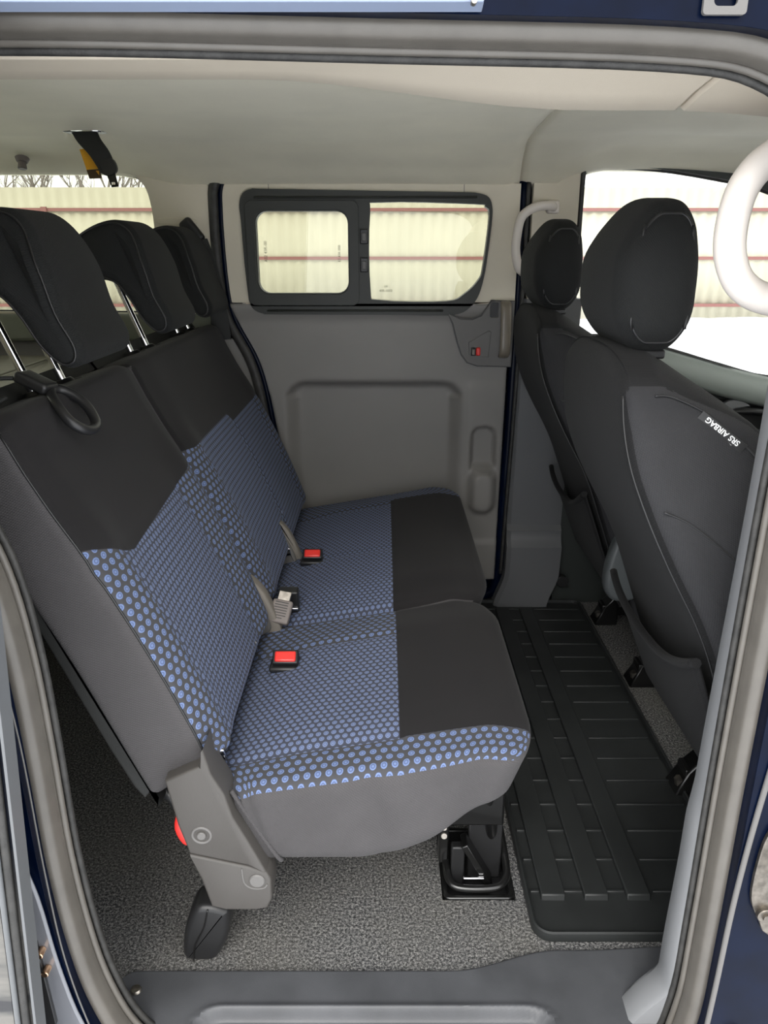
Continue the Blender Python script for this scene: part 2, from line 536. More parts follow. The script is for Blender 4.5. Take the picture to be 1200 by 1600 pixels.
def sstep(a, b, x):
    t = max(0, min(1, (x-a)/(b-a))); return t*t*(3-2*t)
def rr_sdf(x, z, x0, x1, z0, z1, r):
    cx, cz = (x0+x1)/2, (z0+z1)/2; hx, hz = (x1-x0)/2-r, (z1-z0)/2-r
    dx, dz = abs(x-cx)-hx, abs(z-cz)-hz
    return math.hypot(max(dx, 0), max(dz, 0))+min(max(dx, dz), 0)-r
def frange(a, b, step):
    n = max(1, int(round((b-a)/step))); return [a+(b-a)*i/n for i in range(n+1)]
def hfield(mb, us, vs, fn, keep=None, mi=0):
    nu, nv = len(us), len(vs)
    V = [fn(u, v) for v in vs for u in us]; Fc = []
    for j in range(nv-1):
        for i in range(nu-1):
            if keep and not keep((us[i]+us[i+1])/2, (vs[j]+vs[j+1])/2): continue
            Fc.append((j*nu+i, j*nu+i+1, (j+1)*nu+i+1, (j+1)*nu+i))
    mb.add(V, Fc, mi)
def text_mesh(name, body, size, M, material, parent=None, ext=.0002, align='CENTER', sx=1.0, bold=0):
    cu = bpy.data.curves.new(name, 'FONT'); cu.body = body; cu.size = size; cu.extrude = ext; cu.align_x = align; cu.align_y = 'CENTER'
    cu.offset = bold
    tmp = bpy.data.objects.new(name+'_tmp', cu); COL.objects.link(tmp)
    bpy.context.view_layer.update()
    me = bpy.data.meshes.new_from_object(tmp.evaluated_get(bpy.context.evaluated_depsgraph_get()))
    bpy.data.objects.remove(tmp); bpy.data.curves.remove(cu)
    me.transform(M @ Matrix.Diagonal((sx, 1, 1, 1))); me.name = name
    me.materials.clear(); me.materials.append(material)
    o = bpy.data.objects.new(name, me); COL.objects.link(o)
    if parent: o.parent = parent
    return o
def frame(o, ex, ey):
    """matrix with local x along ex and y along ey at o"""
    ex = Vector(ex).normalized(); ey = Vector(ey); ey = (ey-ex*ey.dot(ex)).normalized(); ez = ex.cross(ey)
    M = Matrix.Identity(4)
    for i, c in enumerate((ex, ey, ez)):
        for j in range(3): M[j][i] = c[j]
    M.translation = Vector(o); return M

def dirt_reflection_paint():  # navy door; grey streaks low down paint in the snow's reflection and dirt
    m = bpy.data.materials.new('door_dirt_reflection_paint'); m.use_nodes = True
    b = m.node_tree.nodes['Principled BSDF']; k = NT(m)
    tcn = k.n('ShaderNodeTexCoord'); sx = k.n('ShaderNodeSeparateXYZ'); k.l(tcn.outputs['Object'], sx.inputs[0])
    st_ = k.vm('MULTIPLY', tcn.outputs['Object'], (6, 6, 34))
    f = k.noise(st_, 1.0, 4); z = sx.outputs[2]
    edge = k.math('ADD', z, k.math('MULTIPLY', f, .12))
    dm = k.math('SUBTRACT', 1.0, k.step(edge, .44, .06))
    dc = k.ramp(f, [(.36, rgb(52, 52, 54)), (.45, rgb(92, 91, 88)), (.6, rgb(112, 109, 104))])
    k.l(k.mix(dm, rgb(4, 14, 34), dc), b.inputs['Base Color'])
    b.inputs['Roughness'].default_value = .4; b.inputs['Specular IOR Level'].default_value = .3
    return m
DIRTREFL = dirt_reflection_paint()
YW = 1.37            # inner plane of the far side
YN = 0.0             # plane of the near door opening
def fy(y0, sgn=1):   # plate mapped onto a side plane: a->x, b->z, w->y
    return lambda a, b, w: (a, y0+sgn*w, b)

# ------------------------------------------------------------------ floor
m = MB()
def fl(u, v): return (u, v, 0)
m.add(*plate([(-1.7, .07), (1.9, .07), (1.9, 1.5), (-1.7, 1.5)], [[(.098, .232), (.222, .232), (.222, .40), (.098, .40)]], -.02, lambda a, b, w: (a, b, w)))
floor = struct(m.build('floor', CARPET))
m = MB(); box(m, -1.7, 1.9, -.03, 1.55, -.12, -.05)
underbody = struct(m.build('trim_underbody', BLKM))

# sill plate with a stepped tread
m = MB()
us = frange(-.46, .52, .008); vs = frange(-.075, .145, .0055)
def sillf(x, y):
    z = .008
    d = rr_sdf(x, y, -.262, .235, -.30, .032, .03)
    z -= .016*(1-sstep(-.008, .006, d))
    z += .0035*math.exp(-((d-.004)/.006)**2)
    return (x, y, z)
def sill_edge(x):
    if x < -.37: return .098-.09*((-.37-x)/.05)**2
    return .098 if x < .10 else .098+.036*sstep(.10, .27, x)+.01*sstep(.3, .5, x)
us2 = us
nv = 84
V = []; 
for j in range(nv+1):
    for x in us2:
        y = -.075+(sill_edge(x)+.075)*j/nv
        p = sillf(x, y)
        if j == nv: p = (p[0], p[1], -.002)
        if j == nv-1: p = (p[0], p[1]-.0, .006)
        V.append(p)
nu = len(us2)
Fc = [(j*nu+i, j*nu+i+1, (j+1)*nu+i+1, (j+1)*nu+i) for j in range(nv) for i in range(nu-1)]
m.add(V, Fc)
sill = struct(m.build('trim_sill_plate', SILL, solid=.004, sharp=50))
m = MB()
cyl(m, (-.362, .062, .008), (-.362, .062, .0125), .0085, .0075, 18, ch=.001)
box(m, -.367, -.357, .061, .063, .0120, .0135)
screw = m.build('sill_screw', STEEL, sill)

# ------------------------------------------------------------------ ceiling (headliner)
def ceil_edge_near(x):      # height of the near rail's inner edge
    return 1.204-.032*sstep(-.15, .22, x)
def ceil_z(x, y):
    pts = [(.03, 1.208), (.10, 1.218), (.17, None), (.21, 1.235), (.32, 1.268), (.6, 1.283), (.9, 1.28), (1.12, 1.262), (1.27, 1.228), (1.345, 1.198), (1.40, 1.185)]
    drop = .018*sstep(.0, 1.2, x)
    e = ceil_edge_near(x)
    P_ = [(a, (e+.014 if b is None else b-drop*(1 if a > .2 else .3))) for a, b in pts]
    for (a, za), (b, zb) in zip(P_, P_[1:]):
        if y <= b or b == 1.40:
            t = max(0, (y-a)/(b-a)); return za+(zb-za)*t
seam_pts = [(.375, .40), (.372, .68), (.342, .76), (.326, .85), (.320, 1.0), (.321, 1.14), (.334, 1.26), (.352, 1.40)]
def seam_x(y):
    if y < seam_pts[0][1]: return .375
    for (xa, ya), (xb, yb) in zip(seam_pts, seam_pts[1:]):
        if y <= yb: return xa+(xb-xa)*(y-ya)/(yb-ya)
    return .352
def ceil_pt(x, y, front):
    z = ceil_z(x, y)
    # hollow above the ceiling belt
    z += .006*math.exp(-(((x+.63)/.06)**2+((y-1.03)/.05)**2))
    z += .004*math.sin(x*3.1)*math.sin(y*2.2)
    z += .034*sstep(-.50, -.72, x)*sstep(1.0, 1.33, y)
    if front and y > .22: z += .006
    if front and x > .45:      # front roof dishes up above the far front door
        z += .045*sstep(.40, .58, x)*sstep(.95, 1.33, y)*(1-.5*sstep(.7, 1.2, x))
    return (x, y, z)
ys_ = [.03, .045, .06, .08, .10, .12, .14, .155, .165, .17, .175, .185, .20, .22, .25]+frange(.28, 1.40, .028)
m = MB()
nx_ = 70
V = []
for y in ys_:
    xs = seam_x(y)
    for i in range(nx_+1):
        x = -1.72+(xs+1.72)*i/nx_
        p = ceil_pt(x, y, False)
        if i >= nx_-1 and y > .22: p = (p[0], p[1], p[2]+(.008 if i == nx_ else .0015))
        V.append(p)
m.add(V, [(j*(nx_+1)+i, j*(nx_+1)+i+1, (j+1)*(nx_+1)+i+1, (j+1)*(nx_+1)+i) for j in range(len(ys_)-1) for i in range(nx_)])
ceiling = struct(m.build('ceiling', HEAD, solid=.006, sharp=0))
m = MB(); V = []
for y in ys_:
    xs = seam_x(y)
    for i in range(41):
        x = xs+.0015+(1.30-xs)*i/40
        p = ceil_pt(x, y, True)
        if i <= 1 and y > .22: p = (p[0], p[1], p[2]+(.008 if i == 0 else .001))
        V.append(p)
m.add(V, [(j*41+i, j*41+i+1, (j+1)*41+i+1, (j+1)*41+i) for j in range(len(ys_)-1) for i in range(40)])
ceil2 = struct(m.build('ceiling', HEAD, solid=.006, sharp=0)); ceil2.name = 'ceiling_front'
m = MB(); box(m, -1.75, 1.35, -.02, 1.55, 1.305, 1.33)
roof = struct(m.build('trim_roof_skin', NAVY))
# near roof rail trim under the headliner: light panel facing the open door
m = MB()
pr = [(.028, 1.190), (.06, 1.196), (.12, 1.2), (.165, 1.2), (.178, 1.208), (.178, 1.222), (.12, 1.222), (.028, 1.21)]
V = []; xs = frange(-1.2, .318, .03)
for x in xs:
    dz = ceil_edge_near(x)-1.204
    for (a, b) in pr:
        V.append((x, a, b+dz*(a/.178)+.002))
n = len(pr); Fc = [(i*n+q, i*n+(q+1) % n, (i+1)*n+(q+1) % n, (i+1)*n+q) for i in range(len(xs)-1) for q in range(n)]
Fc.append(tuple(range(n))); Fc.append(tuple((len(xs)-1)*n+q for q in range(n)))
m.add(V, Fc)
railtrim = struct(m.build('trim_roof_rail', HEADN, bevel=.004))
m = MB(); V = []; xs = frange(.3215, .9, .03)
for x in xs:
    dz = ceil_edge_near(x)-1.204-.07*sstep(.3, .9, x)
    for (a, b) in pr: V.append((x, a, b+dz*(a/.178)+.002))
Fc = [(i*n+q, i*n+(q+1) % n, (i+1)*n+(q+1) % n, (i+1)*n+q) for i in range(len(xs)-1) for q in range(n)]
Fc.append(tuple(range(n))); Fc.append(tuple((len(xs)-1)*n+q for q in range(n)))
m.add(V, Fc)
railtrim2 = struct(m.build('trim_front_roof_rail', HEADN, bevel=.004))

# ------------------------------------------------------------------ near body side: painted jamb with the door opening
op = [(-.20, -.035), (-.30, -.012), (-.340, .026), (-.366, .10), (-.381, .19), (-.390, .32), (-.391, .48), (-.394, .60), (-.405, .70), (-.428, .77), (-.462, .83),
      (-.485, .92), (-.488, 1.08), (-.470, 1.16), (-.42, 1.193), (-.30, 1.198), (0, 1.192), (.24, 1.186), (.33, 1.173), (.380, 1.135), (.398, 1.06),
      (.404, .90), (.402, .75), (.400, .45), (.400, .20), (.396, .06), (.370, -.025), (.28, -.035)]
opn = [(p.x, p.y) for p in catmull([(a, b, 0) for a, b in op], 5, True)]
opx = ccw(opn)
hole = [tuple(p) for p in inset(opx, -.018)]
fdoor_hole = rrect(.60, 1.25, .72, 1.14, .06)
m = MB()
m.add(*plate([(-1.75, -.30), (1.9, -.30), (1.9, 1.32), (-1.75, 1.32)], [hole, fdoor_hole], .05, fy(-.045, 1)))
wall_near = struct(m.build('wall_near', NAVY, bevel=.004))
# rubber seal around the opening: broad outer lip and a thin inner bead
path = [(a, -.012, b) for a, b in opx]
m = MB()
prof = [(-.028, .012), (-.028, -.006), (-.022, -.014), (-.014, -.017), (-.007, -.013), (-.004, -.006), (-.004, .012)]
prof = smooth2(prof, 3)
sweep(m, path, prof, True, (0, 1, 0), 0)
seal = struct(m.build('trim_door_seal', RUBBER, sharp=0))
m = MB(); sweep(m, [(a, .002, b) for a, b in [tuple(p) for p in inset(opx, -.002)]], circ(.0045, 8), True)
m.build('inner_bead', RUBBER, seal, sharp=0)
m = MB(); sweep(m, [(a, .012, b) for a, b in [tuple(p) for p in inset(opx, .002)]], circ(.0048, 8), True)
m.build('inner_lip', RUBD, seal, sharp=0)

# B-pillar trim by the opening (light grey), flaring out at its foot
m = MB()
V = []; zs = frange(-.03, 1.16, .0125)
for z in zs:
    xe = .3965-.004*sstep(.3, .1, z)-.036*sstep(.075, .015, z)-.03*sstep(.03, -.03, z)-.004*sstep(.40, .33, z)
    xe += .010*sstep(.3, .9, z)
    for (dx, yy) in ((.05, .012), (.004, .012), (0, .018), (.001, .052), (.010, .062), (.05, .064)):
        V.append((xe+dx, yy, z))
n = 6; Fc = [(i*n+q, i*n+(q+1) % n, (i+1)*n+(q+1) % n, (i+1)*n+q) for i in range(len(zs)-1) for q in range(n)]
Fc.append(tuple(range(n))); Fc.append(tuple((len(zs)-1)*n+q for q in range(n)))
m.add(V, Fc)
bpn = struct(m.build('trim_near_pillar', JAMB, sharp=50))
# inner body of the near pillar, behind the front seat
m = MB(); box(m, .42, .60, .012, .055, -.03, 1.2); box(m, .60, 1.9, .0, .05, -.05, .70); box(m, 1.25, 1.9, .0, .05, .70, 1.25)
box(m, .6, 1.25, .0, .05, 1.14, 1.25)
box(m, -1.7, -.52, .012, .05, -.05, 1.25)
struct(m.build('wall_near_lining', BEIGE, bevel=.005))
# weld line and shut line on the jamb
m = MB()
pts = catmull([(.436, -.047, .52), (.426, -.047, .40), (.420, -.047, .28), (.418, -.047, .15), (.414, -.047, .0), (.41, -.047, -.1)], 6)
sweep(m, pts, circ(.0035, 8, .003), False)
m.build('sealer_bead', GREYD, wall_near, sharp=0)
m = MB()
pts = catmull([(-.412, -.047, .66), (-.402, -.047, .52), (-.401, -.047, .34), (-.396, -.047, .20), (-.379, -.047, .08), (-.36, -.047, .02)], 6)
sweep(m, pts, circ(.0012, 6), False)
m.build('sealer_bead', GREYD, wall_near, sharp=0)
m = MB()
cyl(m, (.455, -.045, .066), (.455, -.052, .066), .014, .012, 18, ch=.001); cyl(m, (.455, -.05, .066), (.455, -.058, .066), .007, n=6)
m.build('jamb_bolt', STEEL, wall_near)
# door striker on the jamb
st = thing('door_striker', (.47, -.045, .33), 'steel door striker with round loops bolted to the navy door jamb at right', 'striker')
m = MB(); m.add(*plate(smooth2([(.452, .30), (.452, .36), (.458, .395), (.475, .43), (.51, .43), (.51, .24), (.478, .245), (.468, .262)], 4), [], .006, fy(-.045, -1)))
m.build('striker_plate', STRK, st, bevel=.0015)
m = MB(); tube(m, catmull([(.468, -.05, .335), (.466, -.066, .34), (.470, -.072, .352), (.482, -.072, .358), (.494, -.066, .35), (.496, -.05, .34)], 6), .0045)
m.build('striker_loop', CHROME, st, sharp=0)
m = MB(); cyl(m, (.470, -.05, .278), (.470, -.058, .278), .010, n=20, ch=.001); cyl(m, (.470, -.057, .278), (.470, -.061, .278), .005, n=6)
m.build('striker_bolt', STRK, st)
m = MB(); tube(m, catmull([(.460, -.05, .475), (.456, -.060, .47), (.458, -.064, .462), (.468, -.062, .457), (.48, -.055, .455)], 5), .003)
m.build('wire_clip', CHROME, st, sharp=0)
for c_ in st.children: c_.data.transform(Matrix.Translation((-.014, 0, 0)))
adopt(st)

# header above the opening: door rail on the left, coloured as a snow reflection, plain navy on the right
m = MB()
v = [(x, y, z) for x in (-1.4, .078) for (y, z) in ((-.050, 1.2085), (-.064, 1.2125), (-.066, 1.2185), (-.050, 1.2195))]
m.add(v, [(0, 1, 5, 4), (1, 2, 6, 5), (2, 3, 7, 6), (3, 0, 4, 7), (0, 3, 2, 1), (4, 5, 6, 7)])
rail = struct(m.build('trim_door_rail', RAILREFL, bevel=.001))
m = MB(); cyl(m, (.07, -.060, 1.2125), (.07, -.068, 1.2125), .0024, n=14); m.build('rail_rivet', STEEL, rail)
m = MB(); m.add(*plate(rrect(.254, .289, 1.207, 1.24, .003), [rrect(.262, .281, 1.213, 1.222, .004)], .004, fy(-.047, -1)))
struct(m.build('trim_roller_plate', GREYD, bevel=.001))

# painted sill end below the seal at left with plate and two bolts
m = MB()
ol = smooth2([(-.445, .345), (-.425, .35), (-.412, .30), (-.402, .19), (-.385, .09), (-.350, .01), (-.30, -.05), (-.30, -.12), (-.46, -.12), (-.455, .1)], 4)
m.add(*plate(ol, [], .006, fy(-.046, -1)))
sillend = struct(m.build('trim_sill_end', mat('sill_end_sky_reflection', rgb(122, 124, 130), .3, coat=.3, metal=.15), bevel=.003))  # navy paint with the reflected sky coloured in as light grey
m = MB(); m.add(*plate([(-.438, .26), (-.429, .262), (-.4215, .235), (-.416, .10), (-.431, .095)], [], .006, fy(-.052, -1)))
m.build('black_plate', BLKP, sillend, bevel=.001)
for z in (.222, .192):
    m = MB(); cyl(m, (-.4175+(0.222-z)*.08, -.052, z), (-.4175+(0.222-z)*.08, -.064, z), .0045, n=12, ch=.0008)
    m.build('brass_bolt', mat('brass', (.85, .55, .35, 1), .3, metal=1), sillend)

# open sliding door standing behind the opening, seen at the left edge
dr = thing('door_3', (-.80, -.12, -.10), None, None)
dr['kind'] = 'structure'
m = MB()
V = []; zs = frange(-.12, 1.2, .03)
def dx(z): return -.4035+.068*(z-.16)
pd = [(-.95, -.118), (-.024, -.122), (-.022, -.115), (-.006, -.110), (-.006, -.090), (-.95, -.075)]
for z in zs:
    for (a, b) in pd: V.append((dx(z)+a, b, z))
n = len(pd); Fc = [(i*n+q, i*n+(q+1) % n, (i+1)*n+(q+1) % n, (i+1)*n+q) for i in range(len(zs)-1) for q in range(n)]
Fc.append(tuple(range(n))); Fc.append(tuple((len(zs)-1)*n+q for q in range(n)))
m.add(V, Fc); m.build('door_skin', DIRTREFL, dr, sharp=40)
m = MB(); sweep(m, [(dx(z)-.0015, -.114, z) for z in zs], [(.0015, -.006), (.0015, .016), (-.0015, .016), (-.0015, -.006)], False)
m.build('edge_strip', STRIP, dr)
m = MB(); sweep(m, [(dx(z)-.0125, -.118, z) for z in zs], circ(.0048, 10), False)
m.build('edge_rubber', RUBD, dr, sharp=0)
m = MB(); sweep(m, [(dx(z)-.0195, -.122, z) for z in zs], circ(.0030, 8, .004), False)
m.build('edge_strip', STRIP, dr, sharp=0)
adopt(dr)

# ------------------------------------------------------------------ far side: sliding door
d1 = thing('door_1', (0, YW, 0), None, None); d1['kind'] = 'structure'
# lower grey panel with its big recess and slim bin
def left_edge(z):
    if z > .88: return -.418
    pts = [(.88, -.414), (.82, -.396), (.74, -.352), (.64, -.324), (.50, -.300), (.30, -.285), (0, -.28)]
    for (za, xa), (zb, xb) in zip(pts, pts[1:]):
        if z >= zb: return xa+(xb-xa)*(za-z)/(za-zb)
    return -.28
def right_edge(z): return .350-.012*(1.2-z)/1.1
def panel_y(x, z):
    y = YW-.012
    d = rr_sdf(x, z, -.278, .222, .245, .682, .06)
    wd = .018 if z > .64 else .042
    y += .032*(1-sstep(-wd, .004, d))
    # upper roll under the window
    y -= .012*sstep(.84, .885, z)-.0
    # thin pillar band on the right stands a little proud
    y -= .004*sstep(.225, .245, x)*(1-sstep(.66, .69, z))
    # bin: slot above, pocket bulging below
    ds = rr_sdf(x, z, .250, .318, .300, .553, .030)
    y += .024*(1-sstep(-.004, .002, ds))
    dp = rr_sdf(x, z, .240, .332, .288, .44, .044)
    if z < .44: y = min(y, YW-.012-.030*(1-sstep(-.026, .004, dp))*sstep(.44, .42, z)) if dp < .004 else y
    # step near the bottom
    y -= .006*(1-sstep(.20, .215, z))
    return y
m = MB()
zt = .893
V = []; zs = frange(.085, zt, .0068); nx = 104
for z in zs:
    a, b = left_edge(z), right_edge(z)
    for i in range(nx+1):
        x = a+(b-a)*i/nx
        V.append((x, panel_y(x, z)+(.015 if i in (0, nx) else 0), z))
m.add(V, [(j*(nx+1)+i, j*(nx+1)+i+1, (j+1)*(nx+1)+i+1, (j+1)*(nx+1)+i) for j in range(len(zs)-1) for i in range(nx)])
lp = m.build('lower_panel', GREY, d1, sharp=0, solid=-.004)
# beige upper trim around the window
win_o = ccw([(-.350, .878), (-.325, .867), (-.29, .865), (0, .864), (.15, .862), (.19, .864), (.222, .876), (.250, .908), (.265, .96), (.274, 1.03), (.280, 1.10), (.279, 1.135), (.268, 1.158), (.24, 1.167), (.20, 1.169), (0, 1.172),
         (-.30, 1.177), (-.340, 1.177), (-.364, 1.165), (-.373, 1.138), (-.371, 1.10), (-.368, 1.0), (-.363, .92), (-.360, .897)])
win_o = smooth2(win_o, 4)
up = ccw([(-.412, .895), (-.425, 1.0), (-.428, 1.14), (-.420, 1.185), (-.395, 1.208), (-.3, 1.212), (.352, 1.19), (.352, .896)])
m = MB(); m.add(*plate(up, [[tuple(p) for p in inset(ccw(win_o), .004)]], .02, fy(YW-.014)))
ut = m.build('upper_trim', BEIGE, d1, bevel=.004)
for x in (-.297, .206):
    m = MB(); box(m, x-.0007, x+.0007, YW-.0148, YW-.0135, 1.166, 1.215); m.build('trim_joint', GREYD, d1)
# sliding window: black frame, two panes, latches
hl = rrect(-.333, -.094, .920, 1.124, .030)
hr = [(p.x, p.y) for p in catmull([(-.036, .93, 0), (-.010, .902, 0), (.165, .899, 0), (.215, .918, 0), (.252, .955, 0), (.262, .99, 0), (.273, 1.11, 0), (.262, 1.134, 0), (.235, 1.141, 0), (-.008, 1.145, 0), (-.036, 1.12, 0)], 4, True)]
wf = None
m = MB(); m.add(*plate(win_o, [hl, hr], .028, fy(YW-.024)))
wf = m.build('window_frame', WFRAME, d1, bevel=.004, seg=3)
m = MB()
fo = rrect(-.358, -.066, .889, 1.149, .018); m.add(*plate(fo, [rrect(-.336, -.091, .917, 1.127, .032)], .008, fy(YW-.033)))
m.build('sliding_sash', WFRAME, wf, bevel=.0035, seg=3)
m = MB(); m.add(*plate(rrect(-.340, -.087, .913, 1.131, .034), [rrect(-.333, -.094, .920, 1.124, .030)], .004, fy(YW-.0005)))
m.build('pane_gasket', JAMB, wf)
m = MB(); box(m, -.335, .240, YW-.0285, YW-.020, 1.1545, 1.160); box(m, -.315, .16, YW-.028, YW-.020, .872, .878)
m.build('slide_track', WFRAME, wf, bevel=.003)
for z in (1.062, .992):
    m = MB(); box(m, -.062, -.042, YW-.034, YW-.020, z-.018, z+.018)
    lt = m.build('window_latch', BLKP, wf, bevel=.002)
    m = MB(); box(m, -.0575, -.0465, YW-.039, YW-.030, z-.011, z+.009); m.build('latch_button', GREYD, lt, bevel=.0015)
m = MB(); m.add(*plate(rrect(-.34, -.086, .912, 1.132, .03), [], .003, fy(YW-.004))); m.build('glass_pane', GLASS, wf)
m = MB(); m.add(*plate([tuple(p) for p in inset(ccw(hr), -.006)], [], .003, fy(YW+.0)))
m.build('glass_pane', GLASS, wf)
# small printed marks on the glass
Mg = frame((-.313, YW-.005, 1.025), (0, 0, 1), (-1, 0, 0))
text_mesh('glass_mark', 'AS2 43R-00', .011, Mg, GLASSPRINT, wf, ext=.0001)
Mg = frame((-.118, YW-.005, 1.02), (0, 0, 1), (-1, 0, 0))
text_mesh('glass_mark', 'E2 43R 000', .009, Mg, GLASSPRINT, wf, ext=.0001)
Mg = frame((.005, YW-.001, .936), (1, 0, 0), (0, 0, 1))
text_mesh('glass_mark', '- E4 -', .009, Mg, GLASSPRINT, wf, ext=.0001)
Mg = frame((.005, YW-.001, .925), (1, 0, 0), (0, 0, 1))
text_mesh('glass_mark', '43R-0002', .009, Mg, GLASSPRINT, wf, ext=.0001)
# inner door handle escutcheon with pull and lock knob
eo = ccw([(.172, .868), (.186, .84), (.20, .79), (.212, .758), (.228, .738), (.255, .729), (.347, .726), (.349, .90), (.286, .90), (.276, .882), (.262, .862), (.238, .852), (.205, .853)])
m = MB(); m.add(*plate(eo, [rrect(.286, .307, .858, .896, .004)], .006, fy(YW-.032)))
esc = m.build('handle_surround', GREYD, d1, bevel=.003)
m = MB(); m.add(*plate([tuple(p) for p in inset(ccw(eo), -.0025)], [], .003, fy(YW-.0285))); m.build('surround_gap', BLKP, esc)
m = MB()
pts = catmull([(.325, YW-.030, .895), (.325, YW-.046, .885), (.326, YW-.052, .82), (.326, YW-.050, .77), (.325, YW-.034, .756)], 5)
sweep(m, pts, smooth2([(-.005, -.011), (.005, -.012), (.005, .012), (-.005, .011)], 3), False, (1, 0, 0))
m.build('door_pull', mat('pull_satin', rgb(120, 112, 100), .32), esc, sharp=0)
m = MB(); m.add(*plate(ccw([(.229, .792), (.232, .758), (.285, .752), (.290, .82), (.283, .824)]), [], .003, fy(YW-.0345))); m.build('lock_recess', GREYD, esc, bevel=.0015)
m = MB(); box(m, .237, .249, YW-.043, YW-.030, .757, .778); lk = m.build('lock_knob', BLKP, esc, bevel=.002)
m = MB(); box(m, .239, .246, YW-.0445, YW-.042, .760, .774); m.build('knob_face', TAUPE, lk, bevel=.001)
m = MB(); box(m, .250, .262, YW-.041, YW-.030, .757, .779); m.build('lock_flag', RED, esc, bevel=.003)

# black painted frame and rubber round the far door
m = MB()
pth = [(.37, 1.195), (.0, 1.213), (-.33, 1.217), (-.405, 1.212), (-.436, 1.185), (-.442, 1.12), (-.441, 1.0), (-.434, .90), (-.418, .84), (-.375, .755), (-.352, .68), (-.336, .58), (-.322, .45), (-.31, .2)]
P3 = catmull([(a, YW-.012, b) for a, b in pth[1:]], 6)
sweep(m, P3, smooth2([(-.013, .02), (-.013, -.004), (-.006, -.012), (.006, -.012), (.013, -.004), (.013, .02)], 2), False)
df = struct(m.build('trim_far_door_seal', RUBD, sharp=0))
m = MB(); sweep(m, [(p.x+.018, p.y+.004, p.z) for p in P3], smooth2([(-.008, .01), (-.006, -.006), (.006, -.006), (.008, .01)], 3), False)
m.build('painted_edge', NAVY, df, sharp=0)
m = MB(); sweep(m, catmull([(.366, YW-.002, 1.20), (.364, YW-.002, .9), (.360, YW-.002, .6), (.352, YW-.002, .25), (.350, YW-.002, .12), (.335, YW-.002, .04), (.30, YW, .02)], 6), smooth2([(-.014, .02), (-.012, -.006), (.012, -.006), (.014, .02)], 3), False)
m.build('painted_edge', NAVY, df, sharp=0)
m = MB(); sweep(m, catmull([(.372, YW-.012, 1.20), (.371, YW-.012, .9), (.367, YW-.012, .6), (.358, YW-.012, .25), (.354, YW-.012, .10)], 6), circ(.0055, 8), False)
m.build('rubber_bead', RUBD, df, sharp=0)
# body behind all of the far side
m = MB()
quarter_hole = [(p.x, p.y) for p in catmull([(-1.5, .88, 0), (-1.1, .872, 0), (-.72, .868, 0), (-.648, .873, 0), (-.622, .92, 0), (-.602, 1.06, 0), (-.606, 1.15, 0), (-.625, 1.195, 0), (-.67, 1.217, 0), (-.80, 1.226, 0), (-1.2, 1.225, 0), (-1.5, 1.2, 0)], 4, True)]
fwin = [(p.x, p.y) for p in catmull([(.520, .86, 0), (.518, 1.0, 0), (.516, 1.18, 0), (.522, 1.222, 0), (.56, 1.232, 0), (.70, 1.226, 0), (.85, 1.205, 0), (.98, 1.178, 0), (1.12, 1.12, 0), (1.35, .98, 0), (1.45, .80, 0), (1.40, .68, 0), (1.10, .688, 0), (.95, .722, 0), (.80, .765, 0), (.66, .80, 0), (.54, .81, 0)], 3, True)]
outer = [(-1.75, -.30), (1.9, -.30), (1.9, 1.32), (-1.75, 1.32)]
door_hole = rrect(-.39, .30, .86, 1.18, .04)
m.add(*plate(outer, [[tuple(p) for p in inset(ccw(quarter_hole), -.012)], [tuple(p) for p in inset(ccw(fwin), -.012)], door_hole], .05, fy(YW+.03)))
struct(m.build('wall_far', NAVY, bevel=.003))

# C pillar and rear quarter trim (beige above, grey below), with window
m = MB()
qo = [(-1.72, .80), (-.452, .80), (-.452, 1.27), (-1.72, 1.27)]
m.add(*plate(ccw(qo), [quarter_hole], .03, fy(YW-.012)))
qt = struct(m.build('wall_far_quarter', BEIGE, bevel=.008, seg=3))
m = MB(); box(m, -1.72, -.33, YW-.006, YW+.02, 0, .80); m.build('lower_lining', GREY, qt, bevel=.004)
m = MB(); m.add(*plate(smooth2([(-.592, 1.100), (-.575, 1.108), (-.50, 1.106), (-.488, 1.098), (-.50, 1.092), (-.58, 1.093)], 3), [], .004, fy(YW-.015))); m.build('pillar_groove', BEIGE, qt, bevel=.0015)
m = MB(); V = []; xs = frange(-1.72, -.46, .04)
pq = [(YW-.012, .868), (YW-.030, .862), (YW-.050, .835), (YW-.055, .80), (YW-.012, .79)]
for x in xs:
    for a, b in pq: V.append((x, a, b))
n = len(pq); Fc = [(i*n+q, i*n+(q+1) % n, (i+1)*n+(q+1) % n, (i+1)*n+q) for i in range(len(xs)-1) for q in range(n)]+[tuple(range(n)), tuple((len(xs)-1)*n+q for q in range(n))]
m.add(V, Fc); m.build('window_ledge', mat('ledge_plastic', rgb(112, 116, 106), .5), qt, bevel=.006, seg=3)
m = MB(); m.add(*plate([tuple(p) for p in inset(ccw(quarter_hole), -.008)], [], .004, fy(YW+.02)))
w1 = struct(m.build('window_1', GLASS))
m = MB(); m.add(*plate([tuple(p) for p in inset(ccw(quarter_hole), -.003)], [[tuple(p) for p in inset(ccw(quarter_hole), .0035)]], .006, fy(YW+.012))); m.build('window_gasket', BLKP, w1)

